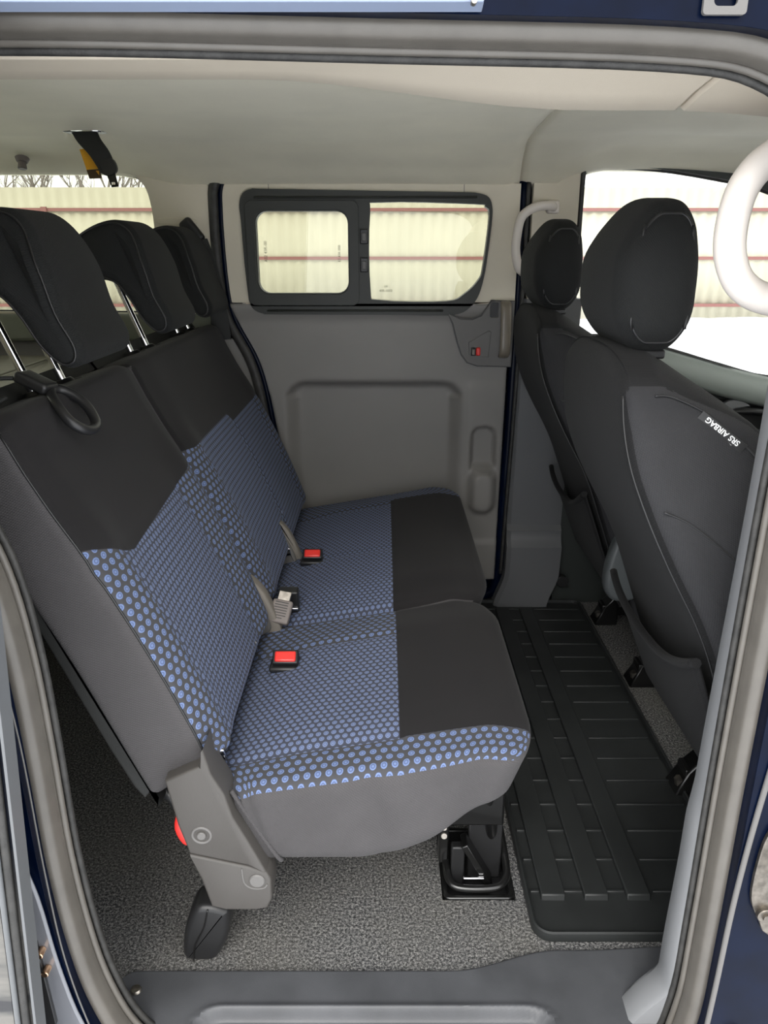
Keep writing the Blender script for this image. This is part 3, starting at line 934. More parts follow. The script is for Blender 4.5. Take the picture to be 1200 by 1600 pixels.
# far B-pillar trim
m = MB(); V = []
zs = frange(.005, .905, .015)
for z in zs:
    fl_ = .020*sstep(.225, .200, z)+.016*sstep(.262, .248, z)-.004*math.exp(-((z-.272)/.012)**2)*0
    xl = .372-.012*(.9-z)+.0-.030*sstep(.12, .0, z)
    for (a, b) in ((0, .03), (0, -.006), (.012, -.016), (.12, -.018), (.16, -.016), (.165, .03)):
        V.append((xl+a, YW+b-(fl_ if b < 0 else 0), z))
n = 6; Fc = [(i*n+q, i*n+(q+1) % n, (i+1)*n+(q+1) % n, (i+1)*n+q) for i in range(len(zs)-1) for q in range(n)]+[tuple(range(n)), tuple((len(zs)-1)*n+q for q in range(n))]
m.add(V, Fc)
bp = struct(m.build('trim_far_pillar', GREYP, sharp=30))
m = MB(); m.add(*plate(ccw([(.384, .90), (.384, 1.23), (.504, 1.255), (.506, .90)]), [], .03, fy(YW-.014))); m.build('upper_pillar_trim', BEIGE, bp, bevel=.006, seg=3)
m = MB(); box(m, .506, .517, YW-.012, YW+.04, .80, 1.262); m.build('front_door_rubber', RUBD, bp, bevel=.003)
m = MB(); cyl(m, (.535, YW-.03, .088), (.535, YW-.05, .088), .018, n=20, ch=.002); m.build('belt_anchor', BLKP, bp)

# far front door with its window
d2 = thing('door_2', (.9, YW, 0), None, None); d2['kind'] = 'structure'
fo = ccw([(.517, .0), (1.75, .0), (1.75, 1.24), (.9, 1.26), (.517, 1.245)])
m = MB(); m.add(*plate(fo, [fwin], .025, fy(YW-.004)))
dp = m.build('door_panel', DOORD, d2, bevel=.006, seg=3)
m = MB()
V = []; xs = frange(.52, 1.5, .03)
def wl(x):
    pts = [(.52, .812), (.66, .80), (.80, .765), (.95, .722), (1.10, .688), (1.5, .66)]
    for (xa, za), (xb, zb) in zip(pts, pts[1:]):
        if x <= xb: return za+(zb-za)*(x-xa)/(xb-xa)
    return .66
for x in xs:
    z = wl(x)
    for a, b in ((.0, 0), (-.02, -.008), (-.045, -.030), (-.050, -.070), (-.040, -.080), (0, -.085)): V.append((x, YW+a, z+b))
n = 6; Fc = [(i*n+q, i*n+(q+1) % n, (i+1)*n+(q+1) % n, (i+1)*n+q) for i in range(len(xs)-1) for q in range(n)]+[tuple(range(n)), tuple((len(xs)-1)*n+q for q in range(n))]
m.add(V, Fc); m.build('window_sill', DARKH, d2, sharp=0)
m = MB(); m.add(*plate(ccw([(.78, .55), (.80, .655), (.92, .64), (1.05, .612), (1.40, .60), (1.40, .42), (.80, .42)]), [], .012, fy(YW-.016))); hb = m.build('handle_recess', BLKP, d2, bevel=.006)
m = MB(); prism(m, smooth2([(.935, .612), (.955, .632), (.99, .634), (1.02, .618), (1.0, .612), (.96, .604)], 4), 0, .02, .004, lambda a, b, w_: (a, YW-.040+w_, b)); m.build('inner_handle', JAMB, d2, sharp=50)
m = MB(); tube(m, catmull([(.96, YW-.03, .600), (1.02, YW-.05, .606), (1.09, YW-.055, .598), (1.2, YW-.05, .59)], 5), .010); tube(m, catmull([(1.03, YW-.03, .545), (1.08, YW-.05, .552), (1.12, YW-.05, .575)], 5), .006)
m.build('door_grip', BLKP, d2, sharp=0)
m = MB(); sweep(m, [(a, YW+.012, b) for a, b in fwin], circ(.006, 8), True); m.build('window_rubber', RUBD, d2, sharp=0)
m = MB(); m.add(*plate([tuple(p) for p in inset(ccw(fwin), -.006)], [], .004, fy(YW+.015))); m.build('glass_pane', GLASSC, d2)
adopt(d2); adopt(d1)

# rear and front ends of the body
m = MB(); m.add(*plate([(-.05, -.3), (1.5, -.3), (1.5, 1.32), (-.05, 1.32)], [rrect(.15, 1.27, .62, 1.17, .05)], .04, lambda a, b, w_: (-1.75+w_, a, b)))
rw = struct(m.build('wall_rear', BEIGE, bevel=.004))
m = MB(); m.add(*plate(rrect(.14, 1.28, .61, 1.18, .05), [], .004, lambda a, b, w_: (-1.74+w_, a, b))); struct(m.build('window_2', GLASS))
m = MB(); m.add(*plate([(-.05, 0), (1.5, 0), (1.5, .78), (-.05, .78)], [rrect(.05, 1.36, .06, .74, .05)], .03, lambda a, b, w_: (1.85-b*.74, a, .72+b*.77+w_)))
struct(m.build('wall_front', BLKP, bevel=.004))
m = MB(); m.add(*plate(rrect(.04, 1.37, .05, .75, .05), [], .004, lambda a, b, w_: (1.85-b*.74, a, .735+b*.77+w_))); struct(m.build('window_3', GLASSC))
m = MB(); prism(m, smooth2([(1.30, .30), (1.22, .45), (1.25, .60), (1.38, .66), (1.70, .68), (1.78, .5), (1.76, .05), (1.5, .05), (1.45, .25)], 4), .06, 1.35, .02, lambda a, b, w_: (a, w_, b))
tag(m.build('dashboard', BLKP, sharp=50), 'dark plastic dashboard ahead of the front seats, below the windscreen', 'dashboard')
# ------------------------------------------------------------------ rear bench
BS = Vector((-.4167, 0, .909)); BN = Vector((.909, 0, .4167)); B0 = Vector((-.22, 0, .33))
def bpt(y, s, w_): return B0+BS*s+BN*w_+Vector((0, y, 0))
def masks_back(splits):
    thr, spb = splits
    def f(k, u, v):
        t = rampf(k, u, thr, 0, 1.4)
        bl = k.step(v, t, .0007)
        sp = None
        for a, b in spb:
            q = k.band(u, a, b, .0006); sp = q if sp is None else k.math('MAXIMUM', sp, q)
        return bl, sp
    return f
def masks_cush(x0, ya, yb, spb):
    def f(k, u, v):
        bl = k.math('MULTIPLY', k.step(u, x0, .0006), k.band(v, ya, yb, .0006))
        sp = None
        for a, b in spb:
            q = k.band(v, a, b, .0006); sp = q if sp is None else k.math('MAXIMUM', sp, q)
        return bl, sp
    return f
YS = .575
MBN = dot_fabric('dotted_backrest_fabric_near', masks_back(([(0, .388), (.088, .388), (.175, .345), (.20, .337), (.44, .350), (.56, .365), (.60, .385)], [(0, .165), (.455, .60)])))
MBF = dot_fabric('dotted_backrest_fabric_far', masks_back(([(.57, .385), (.62, .375), (.93, .375), (.96, .352), (1.22, .352), (1.30, .365)], [(.50, .655), (1.215, 1.4)])))
MCN = dot_fabric('dotted_cushion_fabric_near', masks_cush(.022, .150, .70, [(-.1, .150), (.445, .70)]))
MCF = dot_fabric('dotted_cushion_fabric_far', masks_cush(.018, .40, 1.205, [(1.17, 1.5)]))

def make_back(y0, y1, matf, root, seams):
    yc, hy = (y0+y1)/2, (y1-y0)/2
    m = MB()
    def dfm(p, n):
        y = yc+p.x; s = .030+.535*((p.y+.2675)/.535); t = (p.z+.045)/.09
        w_ = -.082+.09*t
        e0 = (y-y0)/hy; e1 = (y1-y)/hy
        front = max(0, t-.3)/.7
        w_ += front*(.006*sstep(0, .25, min(e0, e1))*(1) + .012*math.sin(PI*min(1, max(0, s/.5)))*1 + .004*sstep(.40, .54, s))
        # bolsters stand proud of the centre panel
        c = min(y-y0, y1-y)
        w_ += front*.007*math.exp(-((c-.05)/.045)**2)*(1-sstep(.38, .46, s))
        for sy in seams: w_ -= front*.003*math.exp(-((y-sy)/.005)**2)*(1-sstep(.33, .37, s))
        w_ -= front*.002*math.exp(-((s-.352)/.006)**2)
        # top leans back, shoulders rounded
        if s > .48: s -= .006*sstep(.48, .565, s)*(1-sstep(0, .05, c))
        s += .016*(1-t)*sstep(.45, .56, s)
        w_ -= (1-t)*.012*sstep(.3, 0, s)
        # lower front corner tucks in
        s += .025*(1-sstep(0, .06, c))*(1-sstep(.03, .1, s))*t
        return bpt(y, s, w_)
    def slot(n, c):
        if n.z < -.55: return 2
        if n.z > .72 or n.y > .6: return 0
        return 1
    def uvf(p, n, s_):
        if s_ == 0: return (yc+p.x, .030+p.y+.2675+(max(0, .045-p.z) if n.y > .6 else 0))
        if abs(n.x) > .5: return (p.y, p.z)
        return (p.x, p.z)
    rr_ = .016
    softbox(m, hy, .2675, .045, rr_, 60, 60, 4, dfm, slot, uvf, k=4)
    o = m.build('backrest', [matf, FSIDE, BELT], root, sharp=0)
    m = MB()
    for sg in ((-1,) if y0 < .3 else (1,)):
        pts = [dfm(Vector((sg*(hy-rr_+rr_*.70), q, .045-rr_+rr_*.73)), Vector((0, 0, 1))) for q in frange(-.25, .255, .02)]
        tube(m, pts, .0016, 6)
    m.build('side_seam', BLKP, o, sharp=0)
    # carpeted back board, showing as a dark rim behind the side
    m = MB()
    prof = smooth2([(.045, -.088), (.06, -.105), (.30, -.092), (.56, -.074), (.585, -.058), (.575, -.050), (.56, -.062), (.06, -.084)], 3)
    prism(m, prof, y0+.004, y1-.004, .004, lambda a, b, w_: bpt(w_, a, b))
    m.build('back_board', BELT, root, sharp=40)
    return o

def make_cushion(y0, y1, matf, root, near, dips):
    yc, hy = (y0+y1)/2, (y1-y0)/2
    hx, hz = .232, .07
    m = MB()
    def zt(x): return .338+.170*(x+.2)
    def zb(x): return .206+.10*sstep(-.05, .22, x)**1.2
    def dfm(p, n):
        x = p.x-.018; y = yc+p.y; t = (p.z+hz)/(2*hz)
        z = zb(x)+(zt(x)-zb(x))*t
        c0, c1 = y-y0, y1-y
        c = min(c0, c1)
        z += t*.010*sstep(0, .2, c)*0
        z += t*(.012*sstep(-.25, -.1, x)*sstep(.0, .12, c)*(1-.5*sstep(.1, .22, x)))
        z -= t*.016*sstep(.14, .22, x)
        for d in dips: z -= t*.004*math.exp(-((y-d)/.006)**2)*(1-sstep(.0, .035, x))
        z -= t*.002*math.exp(-((x-.022)/.006)**2)
        if near: x += .030*sstep(.07, .0, c0)*sstep(-.17, -.23, x)
        # front corners rounded in plan, nose rolls under
        if x > .05: x -= .030*sstep(.05, .21, x)*(max(0, 1-c/.09)**2)
        x -= .030*sstep(.05, .2, x)*(1-t)
        if x < -.1 and near: x += .040*(1-t)*sstep(-.12, -.21, x)
        # the tight cover puckers on the side
        if near and c0 < .05 and t < .97:
            k_ = math.exp(-((x+.012+.02*(t-.5))/.016)**2); y += .006*k_*(1-abs(t-.5))*sstep(.05, 0, c0)
            y += .010*(1-t)*sstep(.05, 0, c0)
        return Vector((x, y, z))
    def slot(n, c):
        if n.z > .5: return 0
        if n.x > .5: return 0 if (yc+c.y > .15 and yc+c.y < 1.20) else 1
        return 1
    def uvf(p, n, s_):
        if s_ == 0: return (p.x-.018+(max(0, hz-p.z) if n.x > .5 else 0), yc+p.y)
        if abs(n.y) > .5: return (p.x, p.z)
        return (p.y, p.z)
    softbox(m, hx, hy, hz, .024, 60, 60, 8, dfm, slot, uvf, k=4)
    return m.build('cushion', [matf, FSIDE], root, sharp=0)

def headrest(yc, root):
    prof = [(-.572, 1.042), (-.530, 1.073), (-.484, 1.082), (-.450, 1.060), (-.427, 1.006), (-.413, .952), (-.394, .910), (-.398, .886), (-.420, .880), (-.447, .905), (-.470, .945), (-.497, .973), (-.548, .981), (-.582, 1.004)]
    def hr_(a, b, w_):
        q = (w_-yc)/.108
        return (a-.010*q*q, yc+(w_-yc)*(1-.34*sstep(1.0, 1.095, b)), b)
    m = MB()
    prism(m, smooth2(prof, 6), yc-.108, yc+.108, .018, hr_, seg=6)
    h = m.build('headrest', FHEAD, root, sharp=0)
    m = MB()
    for sg in (-1, 1):
        pr2 = [tuple(p) for p in inset(ccw(smooth2(prof, 6)), .006)]
        pts = [Vector(hr_(a, b, yc+sg*.1065)) for a, b in pr2]
        tube(m, pts, .0016, 6, closed=True)
    m.build('seam', BLKP, h, sharp=0)
    for sg in (-1, 1):
        y = yc+sg*.052
        m = MB(); tube(m, [Vector((-.553, y, 1.0)), Vector((-.548, y, .972)), Vector((-.494, y, .828)), Vector((-.486, y, .80))], .0062, 14)
        m.build('headrest_post', CHROME, h, sharp=0)
        m = MB(); cyl(m, (-.494, y, .823), (-.4995, y, .840), .021, .017, 20, ch=.003); cyl(m, (-.478, y+.018, .832), (-.481, y+.018, .840), .007, n=12)
        m.build('post_guide', BLKP, h, sharp=40)
    return h

def isofix(y, s, root):
    m = MB(); a = bpt(y, s, .012); tube(m, [a+Vector((-.02, 0, 0)), a+Vector((.006, 0, .002)), a+Vector((.008, 0, -.012)), a+Vector((-.02, 0, -.016))], .003, 8)
    m.build('isofix_loop', CHROME, root, sharp=0)

# near single section
rs = thing('rear_seat', (0, .33, 0), 'single rear seat nearest the open door, blue dotted centre, grey plastic side cover', 'car seat')
make_back(.092, YS-.001, MBN, rs, [.165, .455])
make_cushion(.088, YS-.001, MCN, rs, True, [.150, .445])
headrest(.37, rs)
m = MB()
tube(m, catmull([(-.207, .092, .338), (-.198, .090, .322), (-.180, .094, .28), (-.152, .096, .225), (-.145, .10, .212)], 5), .0032, 8); m.build('piping', FSIDE, rs, sharp=0)
# plastic side cover: upper and lower shells
upc = [(-.289, .369), (-.259, .384), (-.243, .391), (-.235, .418), (-.227, .379), (-.212, .348), (-.203, .310), (-.185, .270), (-.163, .218), (-.187, .228), (-.266, .249), (-.278, .297)]
lowc = [(-.266, .2475), (-.187, .2265), (-.163, .2165), (-.157, .205), (-.157, .170), (-.164, .153), (-.180, .149), (-.223, .149), (-.243, .156), (-.254, .205)]
m = MB(); prism(m, upc, .072, .125, .004, lambda a, b, w_: (a, w_, b), seg=3); cov = m.build('side_cover', SIDEC, rs, sharp=40)
m = MB(); prism(m, lowc, .072, .125, .004, lambda a, b, w_: (a, w_, b), seg=3); cov2 = m.build('lower_side_cover', SIDEC, rs, sharp=40)
m = MB(); tube(m, [Vector((-.247+.0125*math.cos(a*PI/12), .0725, .281+.0125*math.sin(a*PI/12))) for a in range(24)], .0022, 8, closed=True); m.build('screw_recess', GREYD, cov, sharp=0)
m = MB(); cyl(m, (-.247, .074, .281), (-.247, .069, .281), .0062, n=16, ch=.001); m.build('cover_screw', GREYD, cov)
m = MB(); cyl(m, (-.176, .074, .203), (-.176, .0695, .203), .0110, n=24, ch=.0015); m.build('round_cap', GREYD, cov2)
m = MB(); tube(m, catmull([(-.196, .0718, .224), (-.194, .0718, .200), (-.184, .0718, .190), (-.168, .0718, .190), (-.162, .0718, .197)], 5), .0013, 6); m.build('moulded_groove', GREYD, cov2)
m = MB(); prism(m, smooth2([(-.288, .288), (-.276, .285), (-.268, .25), (-.270, .236), (-.284, .236), (-.294, .262)], 3), .102, .118, .004, lambda a, b, w_: (a, w_, b), seg=3); m.build('release_lever', RED, rs, sharp=50)
m = MB(); prism(m, [(-.30, .34), (-.285, .30), (-.27, .25), (-.255, .20), (-.20, .16), (-.16, .17), (-.17, .25), (-.23, .29)], .128, .150, .004, lambda a, b, w_: (a, w_, b), seg=3)
m.build('recliner_bracket', BLKM, rs, sharp=40)
m = MB(); tube(m, catmull([(-.325, .13, .345), (-.312, .13, .31), (-.298, .125, .30), (-.292, .125, .285)], 4), .009, 10); m.build('latch_arm', BLKP, rs, sharp=0)
m = MB(); tube(m, [Vector((-.235, .135, .17)), Vector((-.252, .14, .09))], .011, 12)
m.build('rear_leg', BLKM, rs, sharp=0)
m = MB()
prism(m, smooth2([(-.282, .104), (-.258, .108), (-.236, .100), (-.232, .088), (-.236, .05), (-.248, .02), (-.262, .002), (-.290, .001), (-.305, .006), (-.306, .03), (-.298, .07)], 4), .115, .165, .010, lambda a, b, w_: (a, w_, b), seg=4)
ft = m.build('rear_foot', BLKP, rs, sharp=50)
m = MB(); tube(m, catmull([(-.262, .1138, .105), (-.27, .1138, .07), (-.286, .1138, .035), (-.290, .1138, .004)], 5), .0012, 6); m.build('foot_joint', BLKM, ft, sharp=0)
m = MB()
box(m, .10, .20, .27, .50, .12, .26); tube(m, [Vector((.16, .25, .27)), Vector((.185, .30, .09)), Vector((.19, .33, .02))], .011, 8)
m.build('front_leg_frame', BLKM, rs, bevel=.004)
for y, s in ((.128, .045), (.42, .05)): isofix(y, s, rs)
adopt(rs)

# far double section
rb = thing('rear_seat', (0, .94, 0), 'double-width rear bench section against the far sliding door, with two headrests', 'car seat')
make_back(YS+.001, 1.31, MBF, rb, [.655, .955, 1.215])
make_cushion(YS+.001, 1.305, MCF, rb, False, [.855, 1.17])
headrest(.81, rb); headrest(1.165, rb)
for y, s in ((.88, .04), (1.24, .05)): isofix(y, s, rb)
m = MB(); prism(m, [(-.26, .36), (-.20, .30), (-.16, .20), (-.22, .14), (-.29, .30)], 1.27, 1.30, .004, lambda a, b, w_: (a, w_, b), seg=3); box(m, .05, .2, .8, 1.1, .05, .25); box(m, -.22, -.10, .70, 1.25, .0, .22)
m.build('seat_frame', BLKM, rb, bevel=.004)
adopt(rb)

# hinge covers between the backrests
HG = 'plastic hinge covers between the rear backrests'
def hinge(pts, y0, y1, label):
    t = thing('hinge_cover', (pts[0][0], y0, pts[0][1]-.1), label, 'hinge cover')
    m = MB(); prism(m, smooth2(pts, 5), y0, y1, .006, lambda a, b, w_: (a, w_, b), seg=4); sh = m.build('cover_shell', TAUPE, t, sharp=50)
    c = (sum(p[0] for p in pts)/len(pts), sum(p[1] for p in pts)/len(pts))
    m = MB(); prism(m, smooth2([(c[0]+(p[0]-c[0])*.72-.006, c[1]+(p[1]-c[1])*.72-.006) for p in pts], 5), y0-.008, y0+.01, .005, lambda a, b, w_: (a, w_, b), seg=4); m.build('inner_disc', GREYD, t, sharp=50)
    adopt(t)
hinge([(-.280, .43), (-.258, .447), (-.232, .425), (-.213, .385), (-.200, .33), (-.265, .32)], .545, .575, 'rounded brown-grey plastic hinge cover beside the grey middle buckle tongue')
hinge([(-.246, .425), (-.226, .415), (-.208, .38), (-.193, .34), (-.188, .31), (-.235, .315)], .895, .92, 'narrow brown-grey plastic hinge cover beside the farther red buckle')

# ------------------------------------------------------------------ buckles on the bench
def red_buckle(x, y, z, label, sc=1.0):
    t = thing('seat_belt_buckle', (x, y, z), label, 'seat belt buckle', None)
    R = Matrix.Rotation(math.radians(38), 3, 'X')
    pv = (x, y, z)
    m = MB(); box(m, x-.021*sc, x+.023*sc, y-.013*sc, y+.013*sc, z-.03, z+.0135, rot=R, piv=pv); b_ = m.build('buckle_body', BLKP, t, bevel=.003, seg=3)
    m = MB(); box(m, x-.017*sc, x+.019*sc, y-.010*sc, y+.009*sc, z+.010, z+.0165, rot=R, piv=pv); m.build('release_button', RED, b_, bevel=.003, seg=3)
    m = MB(); box(m, x-.027*sc, x+.026*sc, y-.020*sc, y+.016*sc, z-.016, z-.006); m.build('buckle_pocket', BLKP, t, bevel=.004)
    adopt(t); return t
red_buckle(-.170, .398, .362, 'black buckle with red button on the near seat cushion, lowest in the photo')
red_buckle(-.165, .858, .364, 'small black buckle with red button on the far bench cushion, beside a hinge cover', 1.0)
t = thing('seat_belt_buckle', (-.19, .64, .345), 'black centre buckle plugged with a grey tongue, standing between the two red ones', 'seat belt buckle')
R = Matrix.Rotation(math.radians(8), 3, 'X')
m = MB(); box(m, -.210, -.170, .612, .636, .335, .392, rot=R, piv=(-.19, .62, .35)); b_ = m.build('buckle_body', BLKP, t, bevel=.004, seg=3)
m = MB(); box(m, -.209, -.171, .608, .614, .352, .357, rot=R, piv=(-.19, .62, .35)); m.build('metal_edge', CHROME, b_, bevel=.001)
adopt(t)
t = thing('belt_tongue', (-.2, .60, .34), 'grey belt connector with printed label leaning on the middle of the bench', 'belt connector')
R = Matrix.Translation((0, 0, 0)).to_3x3() @ Matrix.Rotation(math.radians(-42), 3, 'X') @ Matrix.Rotation(math.radians(12), 3, 'Y')
pv = (-.198, .565, .372)
m = MB(); box(m, -.218, -.179, .557, .573, .345, .392, rot=R, piv=pv); b_ = m.build('connector_body', BUCK, t, bevel=.004, seg=3)
m = MB(); box(m, -.211, -.187, .562, .569, .390, .410, rot=R, piv=pv); m.build('metal_tongue', STEEL, t, bevel=.001)
Mx = (Matrix.Translation(pv) @ R.to_4x4() @ Matrix.Translation(-Vector(pv)))
m = MB()
for i in range(7): box(m, -.212, -.212+.026-(.006 if i == 6 else 0), .5562, .5568, .385-i*.0052, .3865-i*.0052, rot=R, piv=pv)
m.build('printed_lines', BLKP, b_, split=False)
adopt(t)

# belt guide hook with its elastic cord, hanging over the near top corner
t = thing('belt_guide_hook', (-.50, .22, .84), 'black plastic belt guide hook with open oval loop on top corner of near backrest', 'hook')
N_ = Vector((.35, -.25, .9)).normalized()
def hk(x, y, z): return Vector((x, y, z))
m = MB()
lp_ = catmull([hk(-.448, .262, .850), hk(-.424, .222, .838), hk(-.402, .205, .820), hk(-.388, .222, .806), hk(-.390, .256, .808), hk(-.412, .280, .830), hk(-.440, .282, .848)], 6, True)
tube(m, lp_, .0070, 10, closed=True); m.build('oval_loop', BLKP, t, sharp=0)
m = MB(); softbox(m, .024, .018, .008, .006, 4, 4, 2, lambda p, n: Vector((-.466, .262, .862))+Matrix.Rotation(math.radians(24), 3, 'Y') @ (Matrix.Rotation(math.radians(-8), 3, 'Z') @ p)); m.build('hook_body', BLKP, t, sharp=0)
m = MB(); tube(m, catmull([hk(-.484, .258, .868), hk(-.51, .24, .870), hk(-.53, .215, .864), hk(-.535, .18, .858), hk(-.515, .15, .850), hk(-.485, .16, .848), hk(-.47, .185, .856)], 6), .0028, 8); m.build('elastic_cord', BELT, t, sharp=0)
adopt(t)

# ------------------------------------------------------------------ front seats
def xr(z):
    pts = [(-.1, .56), (.20, .545), (.25, .525), (.36, .480), (.42, .458), (.56, .405), (.66, .345), (.74, .308), (.80, .290), (.92, .286), (1.2, .3)]
    for (za, xa), (zb, xb) in zip(pts, pts[1:]):
        if z <= zb:
            return xa+(xb-xa)*(z-za)/(zb-za)
    return .3
def xrs(z): return sum(xr(z+d) for d in (-.04, -.02, 0, .02, .04))/5
def thk(z): return .06+.135*sstep(.93, .80, z)+.02*sstep(.7, .4, z)
def hw(z): return .172+.058*sstep(.90, .66, z)+.0*z-.0*z
def front_seat(yc, dx, label):
    t = thing('front_seat', (.75+dx, yc, 0), label, 'car seat')
    H = .365
    m = MB()
    def dfm(p, n):
        tt = (p.z+H)/(2*H); z = .185+.725*tt
        th = thk(z); x = xrs(z)+(p.x+.07)/.14*th
        yy = p.y/.22*hw(z)
        # rounded shoulders
        z -= .045*(abs(p.y)/.22)**3*sstep(.8, .93, z)
        x -= .010*(abs(p.y)/.22)**2*p.x/.07
        # small dish in the middle of the back
        if n.x < -.3: x += .006*(1-(p.y/.22)**2)
        return Vector((x+dx, yc+yy, z))
    def slot(n, c):
        if abs(n.y) > .55: return 1
        return 0
    softbox(m, .07, .22, H, .030, 5, 24, 50, dfm, slot, lambda p, n, s_: (p.x, p.z) if s_ else (p.y, p.z), k=5)
    bk = m.build('backrest', [FBACK, FSEAT], t, sharp=0)
    # seams on the side
    def sidept(x, z, off=.0):
        zt_ = z
        for _ in range(4):
            tt = (zt_-.185)/.725; th = thk(zt_); px_ = (x-xrs(zt_))/th*.14-.07
            q = dfm(Vector((px_, -.22, tt*2*H-H)), Vector((0, -1, 0))); zt_ += z-q.z
        q.y -= off; return q
    m = MB()
    for pts in ([(.335, .862), (.365, .860), (.41, .836), (.460, .793), (.495, .748)], [(.336, .725), (.37, .712), (.41, .685), (.45, .65), (.48, .60)]):
        tube(m, catmull([sidept(x, z) for x, z in pts], 5), .0012, 6)
    m.build('side_stitching', BLKP, bk, sharp=0)
    m = MB()
    pts = [Vector((xrs(z)+.006+dx, yc-hw(z)+.006-(0 if z > .8 else .0), z)) for z in frange(.25, .86, .03)]
    tube(m, catmull(pts, 3), .0013, 6); m.build('back_seam', BLKP, bk, sharp=0)
    # map pocket
    m = MB(); V = []; ny, nz_ = 30, 26
    for j in range(nz_+1):
        for i in range(ny+1):
            q = -1+2*i/ny
            ztop = .485-.055*(1-q*q)-.03*q
            z = .235+(ztop-.235)*j/nz_
            x = xrs(z)-.010-.014*(1-q**4)*(j/nz_)**.7*1.0
            V.append((x+dx, yc+q*(hw(z)-.010), z))
    m.add(V, [(j*(ny+1)+i, j*(ny+1)+i+1, (j+1)*(ny+1)+i+1, (j+1)*(ny+1)+i) for j in range(nz_) for i in range(ny)])
    pk = m.build('map_pocket', FBACK, t, sharp=0, solid=-.004)
    m = MB(); tube(m, [Vector(p) for p in V[-(ny+1):]], .007, 8); m.build('pocket_hem', FBACK, pk, sharp=0)
    # cushion and frame
    m = MB()
    softbox(m, .25, .24, .075, .04, 14, 14, 5, lambda p, n: Vector((.82+dx+p.x, yc+p.y, .29+p.z+.04*(p.x+.25))), lambda n, c: 0 if n.z > .5 else 1)
    m.build('cushion', [FBACK, FSEAT], t, sharp=0)
    fr_ = MB()
    for sg in (-1, 1):
        y = yc+sg*.165
        box(fr_, .595+dx, 1.06+dx, y-.022, y+.022, .03, .06)
        box(fr_, .64+dx, 1.03+dx, y-.012, y+.012, .06, .23)
    box(fr_, .62+dx, .66+dx, yc-.17, yc+.17, .10, .15)
    fr_.build('seat_frame', BLKM, t, bevel=.003)
    for sg in (-1, 1):
        y = yc+sg*.165
        m = MB()
        v = [(.575+dx, y-.03, 0), (.64+dx, y-.03, 0), (.64+dx, y+.03, 0), (.575+dx, y+.03, 0), (.60+dx, y-.022, .055), (.64+dx, y-.022, .10), (.64+dx, y+.022, .10), (.60+dx, y+.022, .055)]
        m.add(v, [(0, 1, 2, 3), (4, 7, 6, 5), (0, 4, 5, 1), (1, 5, 6, 2), (2, 6, 7, 3), (3, 7, 4, 0)])
        rf = m.build('rail_foot', BLKM, t, bevel=.004)
        m = MB(); cyl(m, (.592+dx, y-.012, .02), (.588+dx, y-.012, .036), .010, n=6); m.build('rail_bolt', STEEL, rf)
    # hinge brackets each side of the back
    for sg in (-1, 1):
        y = yc+sg*.225
        m = MB()
        if sg < 0: prism(m, smooth2([(.468, .30), (.472, .37), (.492, .425), (.525, .43), (.552, .37), (.556, .30), (.535, .265), (.49, .265)], 4), y-.026, y+.012, .012, lambda a, b, w_: (a+dx*.5+.02, w_, b), seg=5)
        else: prism(m, smooth2([(.53, .245), (.53, .35), (.56, .40), (.60, .39), (.64, .30), (.66, .20), (.60, .17), (.56, .19)], 4), y-.022, y+.012, .008, lambda a, b, w_: (a+dx, w_, b), seg=4)
        m.build('recliner_cover', mat('recliner_plastic', rgb(84, 88, 90), .4) if sg < 0 else BLKP, t, sharp=50)
    # headrest
    m = MB(); hxh, hyh, hzh, rh = .058, .122, .096, .042
    def hfn(p, n):
        z = .999+p.z; t = (p.z+hzh)/(2*hzh)
        cx = .353+.012*sstep(.55, 1, t)+.004*(1-sstep(0, .4, t)); k_ = 1-.30*sstep(.55, 1, t)-.22*sstep(.35, 0, t)
        x = cx+p.x*k_; y = p.y*(1-.22*sstep(.45, 1, t)-.08*sstep(.3, 0, t))
        x += -p.x/hxh*.010*(p.y/hyh)**2
        z -= .012*(p.y/hyh)**2*sstep(.6, 1, t)
        return Vector((x+dx-.006, yc+y, z))
    softbox(m, hxh, hyh, hzh, rh, 5, 14, 12, hfn, k=7)
    hd = m.build('headrest', FHEAD, t, sharp=0)
    pts = []
    for px_, pz_ in rrect(-hxh+rh*.32, hxh-rh*.32, -hzh+rh*.32, hzh-rh*.32, rh*.66, 6):
        pts.append(hfn(Vector((px_, -(hyh-rh)-rh*.74, pz_)), None))
    m = MB(); tube(m, catmull(pts, 2, True), .0019, 6, closed=True); m.build('seam', BLKP, hd, sharp=0)
    for sg in (-1, 1):
        m = MB(); cyl(m, (.352+dx, yc+sg*.06, .87), (.352+dx, yc+sg*.06, .93), .006, n=12); m.build('headrest_post', CHROME, hd, sharp=40)
    m = MB(); box(m, .335+dx, .372+dx, yc-.085, yc-.03, .893, .905); m.build('post_guide', BLKP, hd, bevel=.003)
    adopt(t); return t, bk, sidept
fs, fbk, sidept = front_seat(.345, 0, 'nearer black front seat seen from behind, airbag tag stitched in its side')
